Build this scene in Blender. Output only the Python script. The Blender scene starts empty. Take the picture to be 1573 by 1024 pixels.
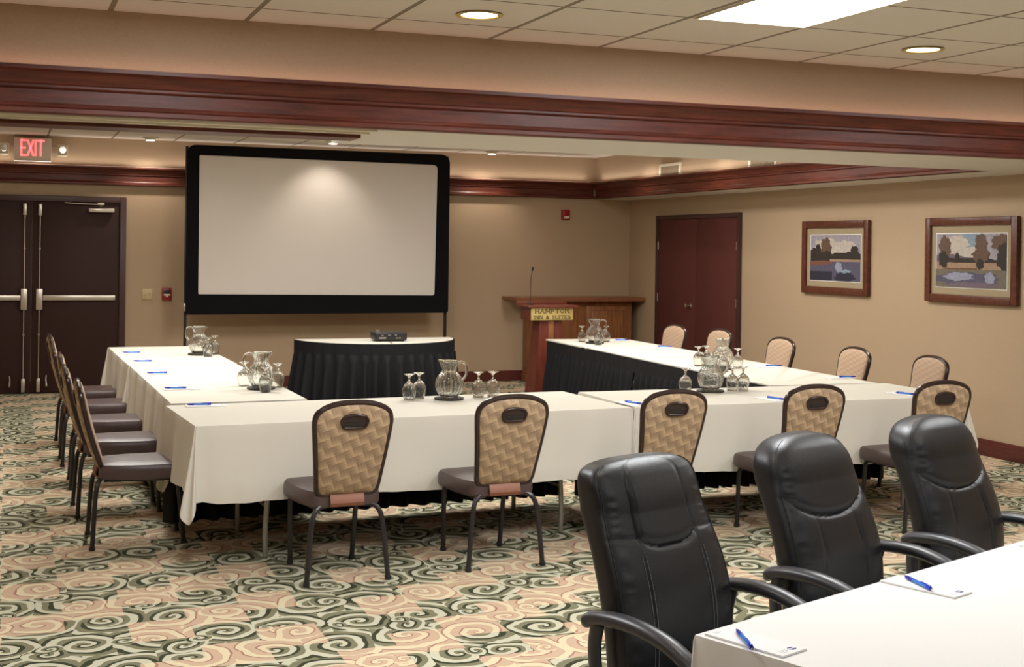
import bpy, bmesh, math, random
from mathutils import Vector, Matrix
PI = math.pi
C = bpy.context.scene.collection
rnd = random.Random(7)
def lin(c):
    c /= 255.0
    return c/12.92 if c <= 0.04045 else ((c+0.055)/1.055)**2.4
def rgb(r, g, b): return (lin(r), lin(g), lin(b), 1.0)

# ---------------------------------------------------------------- materials
class NT:
    def __init__(s, name):
        s.m = bpy.data.materials.new(name); s.m.use_nodes = True
        s.t = s.m.node_tree; s.b = s.t.nodes['Principled BSDF']
        s.out = s.t.nodes['Material Output']
    def n(s, typ, **kw):
        nd = s.t.nodes.new(typ)
        for k, v in kw.items(): setattr(nd, k, v)
        return nd
    def put(s, sock, v):
        if hasattr(v, 'is_output') or isinstance(v, bpy.types.NodeSocket): s.t.links.new(v, sock)
        else: sock.default_value = v
    def math(s, op, a, b=None, c=None, clamp=False):
        nd = s.n('ShaderNodeMath', operation=op); nd.use_clamp = clamp
        s.put(nd.inputs[0], a)
        if b is not None: s.put(nd.inputs[1], b)
        if c is not None: s.put(nd.inputs[2], c)
        return nd.outputs[0]
    def mix(s, f, a, b):
        nd = s.n('ShaderNodeMix', data_type='RGBA')
        s.put(nd.inputs[0], f); s.put(nd.inputs[6], a); s.put(nd.inputs[7], b)
        return nd.outputs[2]
    def coord(s, which='Object'):
        return s.n('ShaderNodeTexCoord').outputs[which]
    def sep(s, v):
        nd = s.n('ShaderNodeSeparateXYZ'); s.put(nd.inputs[0], v); return nd.outputs
    def comb(s, x, y, z=0.0):
        nd = s.n('ShaderNodeCombineXYZ'); s.put(nd.inputs[0], x); s.put(nd.inputs[1], y); s.put(nd.inputs[2], z); return nd.outputs[0]
    def noise(s, scale, detail=4, vec=None, rough=0.55):
        nd = s.n('ShaderNodeTexNoise'); nd.inputs['Scale'].default_value = scale
        nd.inputs['Detail'].default_value = detail; nd.inputs['Roughness'].default_value = rough
        if vec is not None: s.put(nd.inputs['Vector'], vec)
        return nd.outputs['Fac']
    def scalev(s, v, sc):
        nd = s.n('ShaderNodeMapping'); s.put(nd.inputs[0], v); nd.inputs['Scale'].default_value = sc; return nd.outputs[0]
    def bump(s, h, strength=0.2, dist=0.01):
        nd = s.n('ShaderNodeBump'); nd.inputs['Strength'].default_value = strength; nd.inputs['Distance'].default_value = dist
        s.put(nd.inputs['Height'], h); s.t.links.new(nd.outputs[0], s.b.inputs['Normal'])
    def base(s, v): s.put(s.b.inputs['Base Color'], v)
    def set(s, **kw):
        for k, v in kw.items(): s.b.inputs[k.replace('_', ' ')].default_value = v
def noisy(name, col, rough=0.5, metal=0.0, scale=60, amt=0.12, bump=0.0, bdist=0.002, **kw):
    t = NT(name); co = t.coord()
    f = t.noise(scale, 3, co)
    dk = tuple(x*(1-amt) for x in col[:3])+(1,); lt = tuple(min(1, x*(1+amt)) for x in col[:3])+(1,)
    t.base(t.mix(f, dk, lt)); t.set(Roughness=rough, Metallic=metal, **kw)
    if bump: t.bump(f, bump, bdist)
    return t.m
def emis(name, col, strength):
    t = NT(name); t.set(Base_Color=(0.8, 0.8, 0.8, 1), Emission_Color=col, Emission_Strength=strength); return t.m

def wallpaper(name, c1):
    t = NT(name); co = t.coord('Object')
    n1 = t.noise(1.0, 5, t.scalev(co, (60, 60, 420)))
    n2 = t.noise(1.0, 4, t.scalev(co, (300, 300, 40)))
    n3 = t.noise(220, 2, co)
    f = t.math('ADD', t.math('MULTIPLY', n1, 0.45), t.math('ADD', t.math('MULTIPLY', n2, 0.3), t.math('MULTIPLY', n3, 0.25)))
    t.base(t.mix(f, tuple(x*0.72 for x in c1[:3])+(1,), tuple(min(1, x*1.26) for x in c1[:3])+(1,)))
    t.set(Roughness=0.75); t.bump(f, 0.12, 0.002); return t.m
def wood(name, dark, light, rough=0.3, axis=(1, 12, 12), coat=0.1):
    t = NT(name); co = t.coord('Object')
    n1 = t.noise(3.0, 6, t.scalev(co, axis), 0.6)
    n2 = t.noise(30.0, 3, t.scalev(co, axis), 0.6)
    f = t.math('ADD', t.math('MULTIPLY', n1, 0.75), t.math('MULTIPLY', n2, 0.25))
    cr = t.n('ShaderNodeValToRGB'); t.put(cr.inputs[0], f)
    cr.color_ramp.elements[0].position = 0.32; cr.color_ramp.elements[0].color = dark
    cr.color_ramp.elements[1].position = 0.68; cr.color_ramp.elements[1].color = light
    t.base(cr.outputs[0]); t.set(Roughness=rough, Coat_Weight=coat, Coat_Roughness=0.25, Specular_IOR_Level=0.35); return t.m
def ceiling_tiles(name, px, py, ox, oy, col, line):
    t = NT(name); x, y, z = t.sep(t.coord('Object'))
    fx = t.math('FRACT', t.math('DIVIDE', t.math('SUBTRACT', x, ox), px))
    fy = t.math('FRACT', t.math('DIVIDE', t.math('SUBTRACT', y, oy), py))
    hw = 0.0125
    def edge(f, p, w):
        a = t.math('LESS_THAN', f, w/p); b = t.math('GREATER_THAN', f, 1-w/p)
        return t.math('MAXIMUM', a, b)
    e = t.math('MAXIMUM', edge(fx, px, hw), edge(fy, py, hw*0.7))
    n = t.noise(260, 2, t.coord('Object'))
    base = t.mix(n, tuple(c*0.84 for c in col[:3])+(1,), tuple(min(1, c*1.12) for c in col[:3])+(1,))
    t.base(t.mix(e, base, line)); t.set(Roughness=0.9)
    t.bump(t.math('ADD', n, t.math('MULTIPLY', e, 1.5)), 0.25, 0.003); return t.m

def carpet():
    t = NT('carpet_swirls'); co = t.coord('Object')
    wn = t.n('ShaderNodeTexNoise'); wn.inputs['Scale'].default_value = 4.0; t.put(wn.inputs['Vector'], co)
    x0, y0, z0 = t.sep(co); wr, wg, wb = t.sep(wn.outputs['Color'])
    x = t.math('ADD', x0, t.math('MULTIPLY', t.math('SUBTRACT', wr, 0.5), 0.12))
    y = t.math('ADD', y0, t.math('MULTIPLY', t.math('SUBTRACT', wg, 0.5), 0.12))
    # background blocks: olive or rose, with crisp unwarped borders
    bx = t.math('FLOOR', t.math('DIVIDE', x0, 0.262)); by = t.math('FLOOR', t.math('DIVIDE', t.math('ADD', y0, t.math('MULTIPLY', bx, 0.13)), 0.30))
    w = t.n('ShaderNodeTexWhiteNoise', noise_dimensions='2D'); t.put(w.inputs['Vector'], t.comb(bx, by))
    chk = t.math('FRACT', t.math('MULTIPLY', t.math('ADD', bx, by), 0.5))
    green = t.math('GREATER_THAN', t.math('ADD', t.math('MULTIPLY', chk, 1.0), t.math('MULTIPLY', w.outputs['Value'], 0.6)), 0.5)
    sp = t.noise(380, 2, co, 0.8)
    def layer(P, Q, ox, oy, pitch, R, seed):
        ry = t.math('DIVIDE', t.math('ADD', y, oy), Q); iy = t.math('FLOOR', ry)
        sh = t.math('MULTIPLY', t.math('FRACT', t.math('MULTIPLY', iy, 0.5)), 1.0)
        rx = t.math('ADD', t.math('DIVIDE', t.math('ADD', x, ox), P), sh); ix = t.math('FLOOR', rx)
        wh = t.n('ShaderNodeTexWhiteNoise', noise_dimensions='3D'); t.put(wh.inputs['Vector'], t.comb(ix, iy, seed))
        a, b, c = t.sep(wh.outputs['Color'])
        lx = t.math('MULTIPLY', t.math('ADD', t.math('SUBTRACT', t.math('FRACT', rx), 0.5), t.math('MULTIPLY', t.math('SUBTRACT', a, 0.5), 0.2)), P)
        ly = t.math('MULTIPLY', t.math('ADD', t.math('SUBTRACT', t.math('FRACT', ry), 0.5), t.math('MULTIPLY', t.math('SUBTRACT', b, 0.5), 0.2)), Q)
        r = t.math('SQRT', t.math('ADD', t.math('MULTIPLY', lx, lx), t.math('MULTIPLY', ly, ly)))
        hand = t.math('SUBTRACT', t.math('MULTIPLY', t.math('GREATER_THAN', c, 0.5), 2.0), 1.0)
        th = t.math('MULTIPLY', t.math('DIVIDE', t.math('ARCTAN2', ly, lx), 2*PI), hand)
        s = t.math('FRACT', t.math('ADD', t.math('SUBTRACT', t.math('DIVIDE', t.math('POWER', r, 0.85), pitch), th), b))
        return s, t.math('LESS_THAN', t.math('ADD', r, t.math('MULTIPLY', a, 0.02)), R)
    def band(s):
        cream = t.math('LESS_THAN', s, 0.40)
        line = t.math('MAXIMUM', t.math('MULTIPLY', t.math('GREATER_THAN', s, 0.40), t.math('LESS_THAN', s, 0.64)), 0.0)
        return cream, line
    pal_g = dict(cream=rgb(222, 218, 196), line=rgb(66, 70, 52), fill=rgb(134, 132, 106))
    pal_p = dict(cream=rgb(232, 218, 184), line=rgb(178, 134, 118), fill=rgb(210, 182, 156))
    def color(s):
        cream, line = band(s)
        g = t.mix(cream, t.mix(line, pal_g['fill'], pal_g['line']), t.mix(sp, rgb(158, 160, 128), rgb(250, 246, 226)))
        # rose outline is thinner than the olive one
        pl = t.math('MULTIPLY', t.math('GREATER_THAN', s, 0.40), t.math('LESS_THAN', s, 0.50))
        p = t.mix(cream, t.mix(pl, pal_p['fill'], pal_p['line']), pal_p['cream'])
        return t.mix(green, p, g)
    s1, m1 = layer(0.30, 0.33, 0.0, 0.0, 0.098, 0.9, 1.0)
    s2, m2 = layer(0.31, 0.62, 0.15, 0.15, 0.058, 0.065, 2.0)
    s3, m3 = layer(0.50, 0.5, 0.29, 0.11, 0.08, 0.11, 5.0)
    col = color(s1)
    col = t.mix(m3, col, color(s3))
    col = t.mix(m2, col, color(s2))
    n = t.noise(700, 2, co)
    col2 = t.n('ShaderNodeMix', data_type='RGBA', blend_type='MULTIPLY'); t.put(col2.inputs[0], 1.0); t.put(col2.inputs[6], col)
    t.put(col2.inputs[7], t.mix(n, (0.68, 0.68, 0.68, 1), (1, 1, 1, 1)))
    t.base(col2.outputs[2]); t.set(Roughness=0.95, Specular_IOR_Level=0.1); t.bump(n, 0.5, 0.004)
    return t.m

def weave(name, c_dark, c_light, scale=0.052, contrast=1.0):
    t = NT(name); x, y, z = t.sep(t.coord('Object'))
    u = t.math('DIVIDE', t.math('ADD', t.math('MULTIPLY', x, 0.94), t.math('MULTIPLY', z, 0.34)), scale)
    v = t.math('DIVIDE', t.math('SUBTRACT', t.math('MULTIPLY', z, 0.94), t.math('MULTIPLY', x, 0.34)), scale)
    fu = t.math('FRACT', u); fv = t.math('FRACT', v)
    par = t.math('FRACT', t.math('MULTIPLY', t.math('ADD', t.math('FLOOR', u), t.math('FLOOR', v)), 0.5))
    par = t.math('GREATER_THAN', par, 0.25)
    # each block shades across or along, like strips passing over and under
    g = t.math('ADD', t.math('MULTIPLY', par, fu), t.math('MULTIPLY', t.math('SUBTRACT', 1.0, par), t.math('SUBTRACT', 1.0, fv)))
    st = t.math('ADD', t.math('MULTIPLY', par, fv), t.math('MULTIPLY', t.math('SUBTRACT', 1.0, par), fu))
    stripe = t.math('MULTIPLY', t.math('ABSOLUTE', t.math('SUBTRACT', t.math('FRACT', t.math('MULTIPLY', st, 3.0)), 0.5)), 0.35)
    n = t.noise(300, 2, t.coord('Object'))
    f = t.math('ADD', t.math('MULTIPLY', t.math('POWER', g, 1.6), 0.75*contrast), t.math('ADD', stripe, t.math('MULTIPLY', n, 0.12)))
    t.base(t.mix(f, c_dark, c_light)); t.set(Roughness=0.7, Sheen_Weight=0.15); t.bump(f, 0.3, 0.003); return t.m
def linen(name, col, wr=0.2):
    t = NT(name); co = t.coord('Object')
    n = t.noise(2.4, 4, co); n2 = t.noise(500, 2, co)
    t.base(t.mix(n2, tuple(c*0.93 for c in col[:3])+(1,), col)); t.set(Roughness=0.8, Sheen_Weight=0.1 if col[0] > .1 else 0.0, Specular_IOR_Level=0.2)
    t.bump(n, wr, 0.02); return t.m
def leather(name, col, rough=0.34):
    t = NT(name); co = t.coord('Object')
    vo = t.n('ShaderNodeTexVoronoi'); vo.inputs['Scale'].default_value = 330; t.put(vo.inputs['Vector'], co)
    n = t.noise(14, 4, co)
    t.base(t.mix(n, tuple(c*0.8 for c in col[:3])+(1,), tuple(c*1.2 for c in col[:3])+(1,)))
    t.set(Roughness=rough, Specular_IOR_Level=0.6)
    t.bump(t.math('ADD', t.math('MULTIPLY', vo.outputs['Distance'], 0.4), t.math('MULTIPLY', n, 1.2)), 0.18, 0.004); return t.m
def glassmat():
    t = NT('clear_glass'); n = t.noise(60, 2, t.coord())
    t.set(Base_Color=(0.96, 0.97, 0.95, 1), Roughness=0.02, Transmission_Weight=1.0, IOR=1.42)
    t.bump(n, 0.35, 0.006); return t.m

M = {}
M['wall'] = wallpaper('tan_wallpaper', rgb(180, 156, 128))
M['carpet'] = carpet()
M['cherry'] = wood('cherry_trim', rgb(62, 27, 19), rgb(110, 52, 36), 0.46, (1.2, 12, 14))
M['cherry_y'] = wood('cherry_trim_side', rgb(62, 27, 19), rgb(110, 52, 36), 0.46, (12, 1.2, 14))
M['baseboard'] = wood('baseboard_wood', rgb(76, 32, 26), rgb(100, 46, 38), 0.45, (1.2, 1.2, 14))
M['oak'] = wood('oak_panel', rgb(112, 68, 42), rgb(166, 110, 70), 0.42, (12, 12, 1.2))
M['oak_top'] = wood('oak_top', rgb(112, 66, 44), rgb(156, 102, 70), 0.35, (1.2, 12, 12))
M['mahogany'] = wood('mahogany', rgb(84, 36, 28), rgb(118, 58, 44), 0.4, (12, 12, 1.2))
M['tile_near'] = ceiling_tiles('ceiling_tiles_near', 0.6096, 0.6096, 0.4307, 5.84, rgb(226, 219, 207), rgb(140, 128, 110))
M['tile_far'] = ceiling_tiles('ceiling_tiles_far', 0.69, 0.69, 0.428, 15.6-0.345, rgb(234, 227, 215), rgb(150, 138, 120))
M['plaster'] = noisy('painted_plaster', rgb(212, 207, 196), 0.8, scale=150, amt=0.04)
M['door'] = noisy('door_paint', rgb(56, 35, 32), 0.55, scale=20, amt=0.08, Specular_IOR_Level=0.2)
M['door_red'] = noisy('door_paint_red', rgb(92, 50, 46), 0.6, scale=20, amt=0.07, Specular_IOR_Level=0.2)
M['door_frame'] = noisy('door_frame_paint', rgb(66, 40, 38), 0.4, scale=20, amt=0.06)
M['steel'] = noisy('brushed_steel', rgb(200, 192, 180), 0.35, 0.85, 80, 0.1)
M['chrome'] = noisy('chrome', rgb(225, 222, 215), 0.12, 1.0, 30, 0.04)
M['tube'] = noisy('table_leg_enamel', rgb(150, 148, 138), 0.3, 0.5, 40, 0.1)
M['cloth'] = linen('cream_tablecloth', rgb(218, 214, 202))
M['cloth_white'] = linen('white_tablecloth', rgb(240, 240, 238), 0.12)
M['skirt'] = linen('black_skirting', rgb(29, 29, 33), 0.3)
M['laminate'] = noisy('table_laminate', rgb(150, 120, 86), 0.5, scale=30)
M['weave_back'] = weave('woven_pattern_fabric', rgb(134, 110, 84), rgb(200, 172, 138), 0.046)
M['weave_front'] = weave('woven_pattern_fabric_front', rgb(158, 130, 106), rgb(204, 174, 144), 0.03, 0.6)
M['frame'] = noisy('dark_bronze_frame', rgb(58, 44, 40), 0.22, 0.35, 40, 0.15)
M['legm'] = noisy('dark_leg_enamel', rgb(50, 46, 48), 0.32, 0.35, 60, 0.15)
M['vinyl'] = leather('brown_vinyl', rgb(76, 60, 60), 0.4)
M['copper'] = noisy('copper_bracket', rgb(124, 78, 56), 0.45, 0.2, 30, 0.1)
M['blackp'] = noisy('black_plastic', rgb(34, 32, 34), 0.4, scale=80, amt=0.15)
M['handle_in'] = noisy('handle_recess', rgb(48, 34, 32), 0.35, scale=80, amt=0.15)
M['leather'] = leather('black_leather', rgb(17, 19, 25), 0.40)
M['thread'] = noisy('grey_thread', rgb(128, 128, 134), 0.7)
M['armm'] = noisy('armrest_urethane', rgb(54, 54, 58), 0.36, scale=300, amt=0.15, bump=0.1, bdist=0.001)
M['glass'] = glassmat()
M['coaster'] = noisy('coaster_black', rgb(52, 48, 40), 0.6, scale=90)
M['paper'] = noisy('notepad_paper', rgb(240, 240, 240), 0.8, scale=30, amt=0.02)
M['ink'] = noisy('print_blue', rgb(52, 58, 128), 0.7, scale=100, amt=0.05)
M['inkgrey'] = noisy('print_grey', rgb(168, 170, 186), 0.7, scale=100, amt=0.05)
M['pen'] = noisy('pen_blue', rgb(28, 62, 214), 0.25, scale=60, amt=0.06)
M['pen_dk'] = noisy('pen_grip_blue', rgb(24, 40, 170), 0.4, scale=60, amt=0.06)
M['pen_clear'] = noisy('pen_light_blue', rgb(60, 130, 226), 0.2, scale=60, amt=0.06)
M['screen'] = linen('screen_fabric', rgb(224, 217, 210), 0.12)
M['velour'] = noisy('black_velour', rgb(20, 19, 22), 0.95, scale=120, amt=0.2, Specular_IOR_Level=0.15)
M['exit_box'] = noisy('exit_housing', rgb(228, 214, 202), 0.5, scale=30, amt=0.04)
M['exit_red'] = emis('exit_letters', rgb(255, 76, 90), 1.2)
M['redbox'] = noisy('alarm_red', rgb(150, 26, 28), 0.4, scale=40)
M['ivory'] = noisy('ivory_plastic', rgb(196, 176, 134), 0.45, scale=40, amt=0.05)
M['white_pl'] = noisy('white_plastic', rgb(220, 212, 190), 0.4, scale=40, amt=0.04)
M['lamp_on'] = emis('lamp_glow', (1.0, 0.93, 0.8, 1), 9.0)
M['lamp_dim'] = emis('lamp_glow_dim', (1.0, 0.9, 0.75, 1), 2.2)
M['panel_on'] = emis('fluorescent_lens', (0.93, 0.97, 1.0, 1), 5.0)
M['rope'] = emis('rope_light', (1.0, 0.48, 0.36, 1), 1.2)
M['brass'] = noisy('brass_plate', rgb(206, 184, 118), 0.4, 0.45, 60, 0.1)
M['letter'] = noisy('plate_letters', rgb(70, 58, 34), 0.5)
M['mat_board'] = noisy('mat_board', rgb(160, 144, 116), 0.8, scale=60, amt=0.05)
M['pic_frame'] = wood('picture_frame_wood', rgb(70, 36, 26), rgb(110, 62, 44), 0.35, (8, 8, 8))
M['grille'] = noisy('vent_grille', rgb(150, 134, 112), 0.6)
for k, c in dict(p_sky=(156, 150, 160), p_cloud=(188, 178, 170), p_tree=(100, 78, 66), p_tree2=(52, 46, 44), p_hill=(112, 98, 110), p_field=(158, 132, 110), p_bank=(118, 80, 66), p_water=(86, 84, 104), p_glint=(146, 148, 168), p_blue=(132, 150, 166), p_dark=(48, 48, 62), p_grass=(112, 106, 92)).items():
    M[k] = noisy('paint_'+k[2:], rgb(*c), 0.35, scale=34, amt=0.34)

# ---------------------------------------------------------------- mesh builder
class MB:
    def __init__(s): s.v = []; s.f = []; s.mi = []; s.cur = 0
    def add(s, vs, fs):
        o = len(s.v); s.v += [tuple(v) for v in vs]; s.f += [tuple(i+o for i in f) for f in fs]; s.mi += [s.cur]*len(fs); return s
    def box(s, x0, x1, y0, y1, z0, z1, r=0.0, seg=2, M4=None):
        bm = bmesh.new(); bmesh.ops.create_cube(bm, size=1.0)
        for v in bm.verts:
            v.co = Vector(((x0+x1)/2+v.co.x*(x1-x0), (y0+y1)/2+v.co.y*(y1-y0), (z0+z1)/2+v.co.z*(z1-z0)))
        if r > 0: bmesh.ops.bevel(bm, geom=list(bm.edges), offset=r, segments=seg, affect='EDGES', profile=0.5)
        if M4 is not None: bmesh.ops.transform(bm, matrix=M4, verts=bm.verts)
        bm.verts.index_update()
        s.add([v.co[:] for v in bm.verts], [[v.index for v in f.verts] for f in bm.faces]); bm.free(); return s
    def tube(s, pts, r, n=10, caps=True, sx=1.0, up=None):
        P = [Vector(p) for p in pts]; rs = r if isinstance(r, (list, tuple)) else [r]*len(P)
        rings = []; prev = None
        for i, p in enumerate(P):
            t = (P[min(i+1, len(P)-1)]-P[max(i-1, 0)]).normalized()
            if up is not None: a = Vector(up)
            elif prev is not None: a = prev
            else: a = Vector((0, 0, 1)) if abs(t.z) < 0.9 else Vector((1, 0, 0))
            a = (a-t*a.dot(t)).normalized(); b = t.cross(a); prev = a
            rings.append([p+(a*math.cos(2*PI*k/n)+b*math.sin(2*PI*k/n)*sx)*rs[i] for k in range(n)])
        vs = [v for rg in rings for v in rg]; fs = []
        for i in range(len(P)-1):
            for k in range(n):
                k2 = (k+1) % n; fs.append((i*n+k, i*n+k2, (i+1)*n+k2, (i+1)*n+k))
        if caps: fs.append(tuple(reversed(range(n)))); fs.append(tuple((len(P)-1)*n+k for k in range(n)))
        return s.add(vs, fs)
    def loop_tube(s, pts, r, n=8, up=(0, 1, 0)):
        P = [Vector(p) for p in pts]; L = len(P); vs = []; fs = []
        for i, p in enumerate(P):
            t = (P[(i+1) % L]-P[i-1]).normalized(); a = Vector(up); a = (a-t*a.dot(t)).normalized(); b = t.cross(a)
            vs += [p+(a*math.cos(2*PI*k/n)+b*math.sin(2*PI*k/n))*r for k in range(n)]
        for i in range(L):
            j = (i+1) % L
            for k in range(n):
                k2 = (k+1) % n; fs.append((i*n+k, i*n+k2, j*n+k2, j*n+k))
        return s.add(vs, fs)
    def lathe(s, prof, n=32, c=(0, 0, 0), rib=0, ribamp=0.0, close=False):
        vs = []; fs = []
        for (r, z) in prof:
            for k in range(n):
                a = 2*PI*k/n; rr = r*(1+ribamp*math.cos(rib*a)) if rib else r
                vs.append((c[0]+rr*math.cos(a), c[1]+rr*math.sin(a), c[2]+z))
        m = len(prof); rng = m if close else m-1
        for i in range(rng):
            j = (i+1) % m
            for k in range(n):
                k2 = (k+1) % n; fs.append((i*n+k, i*n+k2, j*n+k2, j*n+k))
        if not close:
            if prof[0][0] > 1e-4: fs.append(tuple(reversed(range(n))))
            if prof[-1][0] > 1e-4: fs.append(tuple((m-1)*n+k for k in range(n)))
        return s.add(vs, fs)
    def prism(s, poly, fn, t0, t1):   # poly 2D, fn(u,v,t)->xyz
        n = len(poly); vs = [fn(u, v, t0) for u, v in poly]+[fn(u, v, t1) for u, v in poly]
        fs = [tuple(reversed(range(n))), tuple(range(n, 2*n))]+[(i, (i+1) % n, n+(i+1) % n, n+i) for i in range(n)]
        return s.add(vs, fs)
    def build(s, name, mats, parent=None, smooth=True, ang=35, merge=False):
        me = bpy.data.meshes.new(name); me.from_pydata(s.v, [], s.f)
        bm = bmesh.new(); bm.from_mesh(me)
        if merge: bmesh.ops.remove_doubles(bm, verts=bm.verts, dist=1e-5)
        bmesh.ops.recalc_face_normals(bm, faces=bm.faces)
        if not merge:
            for f, i in zip(bm.faces, s.mi): f.material_index = i
        bm.to_mesh(me); bm.free()
        for m in (mats if isinstance(mats, list) else [mats]): me.materials.append(m)
        if smooth:
            for p in me.polygons: p.use_smooth = True
            me.set_sharp_from_angle(angle=math.radians(ang))
        o = bpy.data.objects.new(name, me); C.objects.link(o)
        if parent: o.parent = parent
        return o
def tag(o, label=None, cat=None, group=None, kind=None):
    if label: o['label'] = label
    if cat: o['category'] = cat
    if group: o['group'] = group
    if kind: o['kind'] = kind
    return o
def empty(name, label, cat, loc=(0, 0, 0), rz=0.0, group=None):
    o = bpy.data.objects.new(name, None); C.objects.link(o); o.empty_display_size = 0.1
    o.location = loc; o.rotation_euler = (0, 0, rz); return tag(o, label, cat, group)
def struct(o, label=None): o['kind'] = 'structure'; return tag(o, label)
def dup(root, loc, rz, label):
    r = root.copy(); C.objects.link(r); r.location = loc; r.rotation_euler = (0, 0, rz); r['label'] = label
    for ch in [c for c in root.children]:
        c = ch.copy(); C.objects.link(c); c.parent = r
        for g in [k for k in ch.children]:
            d = g.copy(); C.objects.link(d); d.parent = c
    return r
def catmull(P, n=8, closed=False):
    out = []; L = len(P); rng = L if closed else L-1
    for i in range(rng):
        if closed: p0, p1, p2, p3 = P[i-1], P[i], P[(i+1) % L], P[(i+2) % L]
        else: p0, p1, p2, p3 = P[max(i-1, 0)], P[i], P[i+1], P[min(i+2, L-1)]
        for k in range(n):
            t = k/n
            out.append(tuple(0.5*(2*b+(c-a)*t+(2*a-5*b+4*c-d)*t*t+(3*b-a-3*c+d)*t**3) for a, b, c, d in zip(p0, p1, p2, p3)))
    if not closed: out.append(tuple(P[-1]))
    return out
def roundpoly(pts, rads, seg=6):
    out = []; L = len(pts)
    for i in range(L):
        p = Vector(pts[i]); a = (Vector(pts[i-1])-p); b = (Vector(pts[(i+1) % L])-p); r = rads[i] if isinstance(rads, (list, tuple)) else rads
        if r <= 0: out.append(tuple(p)); continue
        a1 = p+a.normalized()*min(r, a.length*0.49); b1 = p+b.normalized()*min(r, b.length*0.49)
        for k in range(seg+1):
            t = k/seg; out.append(tuple(a1*(1-t)**2+p*2*t*(1-t)+b1*t*t))
    return out

# ---------------------------------------------------------------- setting
XR, YB, ZL, ZC, ZT = 7.7, 15.6, 2.345, 2.743, 2.885
XL, YN = -1.6, -4.0
struct(MB().box(XL-.1, XR+.1, YN-.1, YB+.1, -.1, 0).build('floor', M['carpet'], smooth=False), 'carpet with cream, olive and rose swirls')
struct(MB().box(XL-.1, XR+.1, YB, YB+.1, 0, 3.0).build('wall_back', M['wall'], smooth=False))
b = MB().box(XR, XR+.1, YN, YB, 0, 3.0)
struct(b.build('wall_right', M['wall'], smooth=False))
struct(MB().box(7.2, 7.3, 6.4, YB, ZL+.012, 3.0).build('wall_tray_right', M['wall'], smooth=False))
struct(MB().box(XL-.1, XL, YN, YB, 0, 3.0).build('wall_left', M['wall'], smooth=False))
struct(MB().box(XL-.1, XR+.1, YN-.1, YN, 0, 3.0).build('wall_front', M['wall'], smooth=False))
struct(MB().box(XL, XR, YN, 6.19, ZC, ZC+.06).build('ceiling', M['tile_near'], smooth=False), 'near drop ceiling of square white tiles')
struct(MB().box(XL, 7.2, 7.4, YB, ZT, ZT+.06).build('ceiling_tray', M['tile_far'], smooth=False), 'raised tile ceiling above the projection screen')
struct(MB().box(XL, XR, 6.19, 6.3, 2.30, 3.0).build('wall_beam', M['wall'], smooth=False), 'tan upper wall above the long wooden beam moulding')
# soffit (flat, lower ceiling): beam underside, strip by the right wall
sf = MB().box(XL, 1.95, 6.3, 7.46, ZL, ZL+.02).box(1.95, XR, 6.3, 8.2, ZL, ZL+.02)
sf.box(7.15, XR, 8.2, YB, ZL, ZL+.012).box(1.95, 7.2, 8.18, 8.2, ZL+.02, ZT+.05).box(1.93, 1.95, 7.46, 8.2, ZL, ZT+.05)
struct(sf.build('ceiling_soffit', M['plaster'], smooth=False), 'smooth white underside of the beam and side soffit')
tk = MB()
for yy in (6.95, 7.12, 7.30): tk.box(XL, 1.94, yy, yy+.035, ZL-.012, ZL+.001)
struct(tk.build('trim_track', M['white_pl'], smooth=False), 'grooved white partition track under the beam')
# crown profile: (outward, z)
PROF = [(0, 0), (.055, 0), (.062, .006), (.062, .024), (.05, .032), (.042, .034), (.038, .044), (.034, .05), (.034, .108), (.044, .112), (.05, .118), (.05, .128), (.058, .134), (.062, .146), (.07, .16), (.084, .176), (.1, .186), (.11, .19), (.11, .208), (0, .208)]
def crown(name, fn, mat, t0, t1, label=None):
    return struct(MB().prism(PROF, fn, t0, t1).build(name, mat, ang=25), label)
crown('trim_beam', lambda u, v, t: (t, 6.20-u, 2.260+v), M['cherry'], XL, XR, 'long cherry crown moulding crossing the whole beam')
crown('trim_back', lambda u, v, t: (t, 15.585-u-.0, 2.35+v), M['cherry'], XL, 7.15, 'cherry crown moulding behind the projection screen')
crown('trim_right', lambda u, v, t: (7.2-u, t, 2.345+v), M['cherry_y'], 8.2, 15.5, 'cherry crown moulding of the raised ceiling, right side')
struct(MB().box(XL, 1.93, 7.46, 7.71, ZL-.022, ZL+.2).build('trim_track_edge', M['cherry'], smooth=False), 'dark wood edge beyond the partition track')
struct(MB().box(XL, XR-.02, YB-.018, YB, 0, .13).build('baseboard_back', M['baseboard'], smooth=False))
bb = MB().box(XR-.018, XR, YN, 12.74, 0, .14, .004).box(XR-.018, XR, 14.78, YB, 0, .14, .004)
struct(bb.build('baseboard_right', M['baseboard'], ang=30))
# rope light lying on the beam moulding ledge
rp = MB().tube([(XL+.05, 6.176, 2.472), (XR-.05, 6.176, 2.472)], .004, 6)
tag(rp.build('rope_light', M['rope']), 'thin glowing rope light hidden on top of the beam moulding', 'light')

rp = MB().tube([(XL+.05, 15.56, 2.561), (7.1, 15.56, 2.561)], .003, 6)
tag(rp.build('rope_light', M['rope']), 'thin glowing rope light on top of the back wall moulding', 'light')
rp = MB().tube([(7.18, 8.3, 2.556), (7.18, 15.45, 2.556)], .003, 6)
tag(rp.build('rope_light', M['rope']), 'thin glowing rope light on top of the raised ceiling side moulding', 'light')
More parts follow.
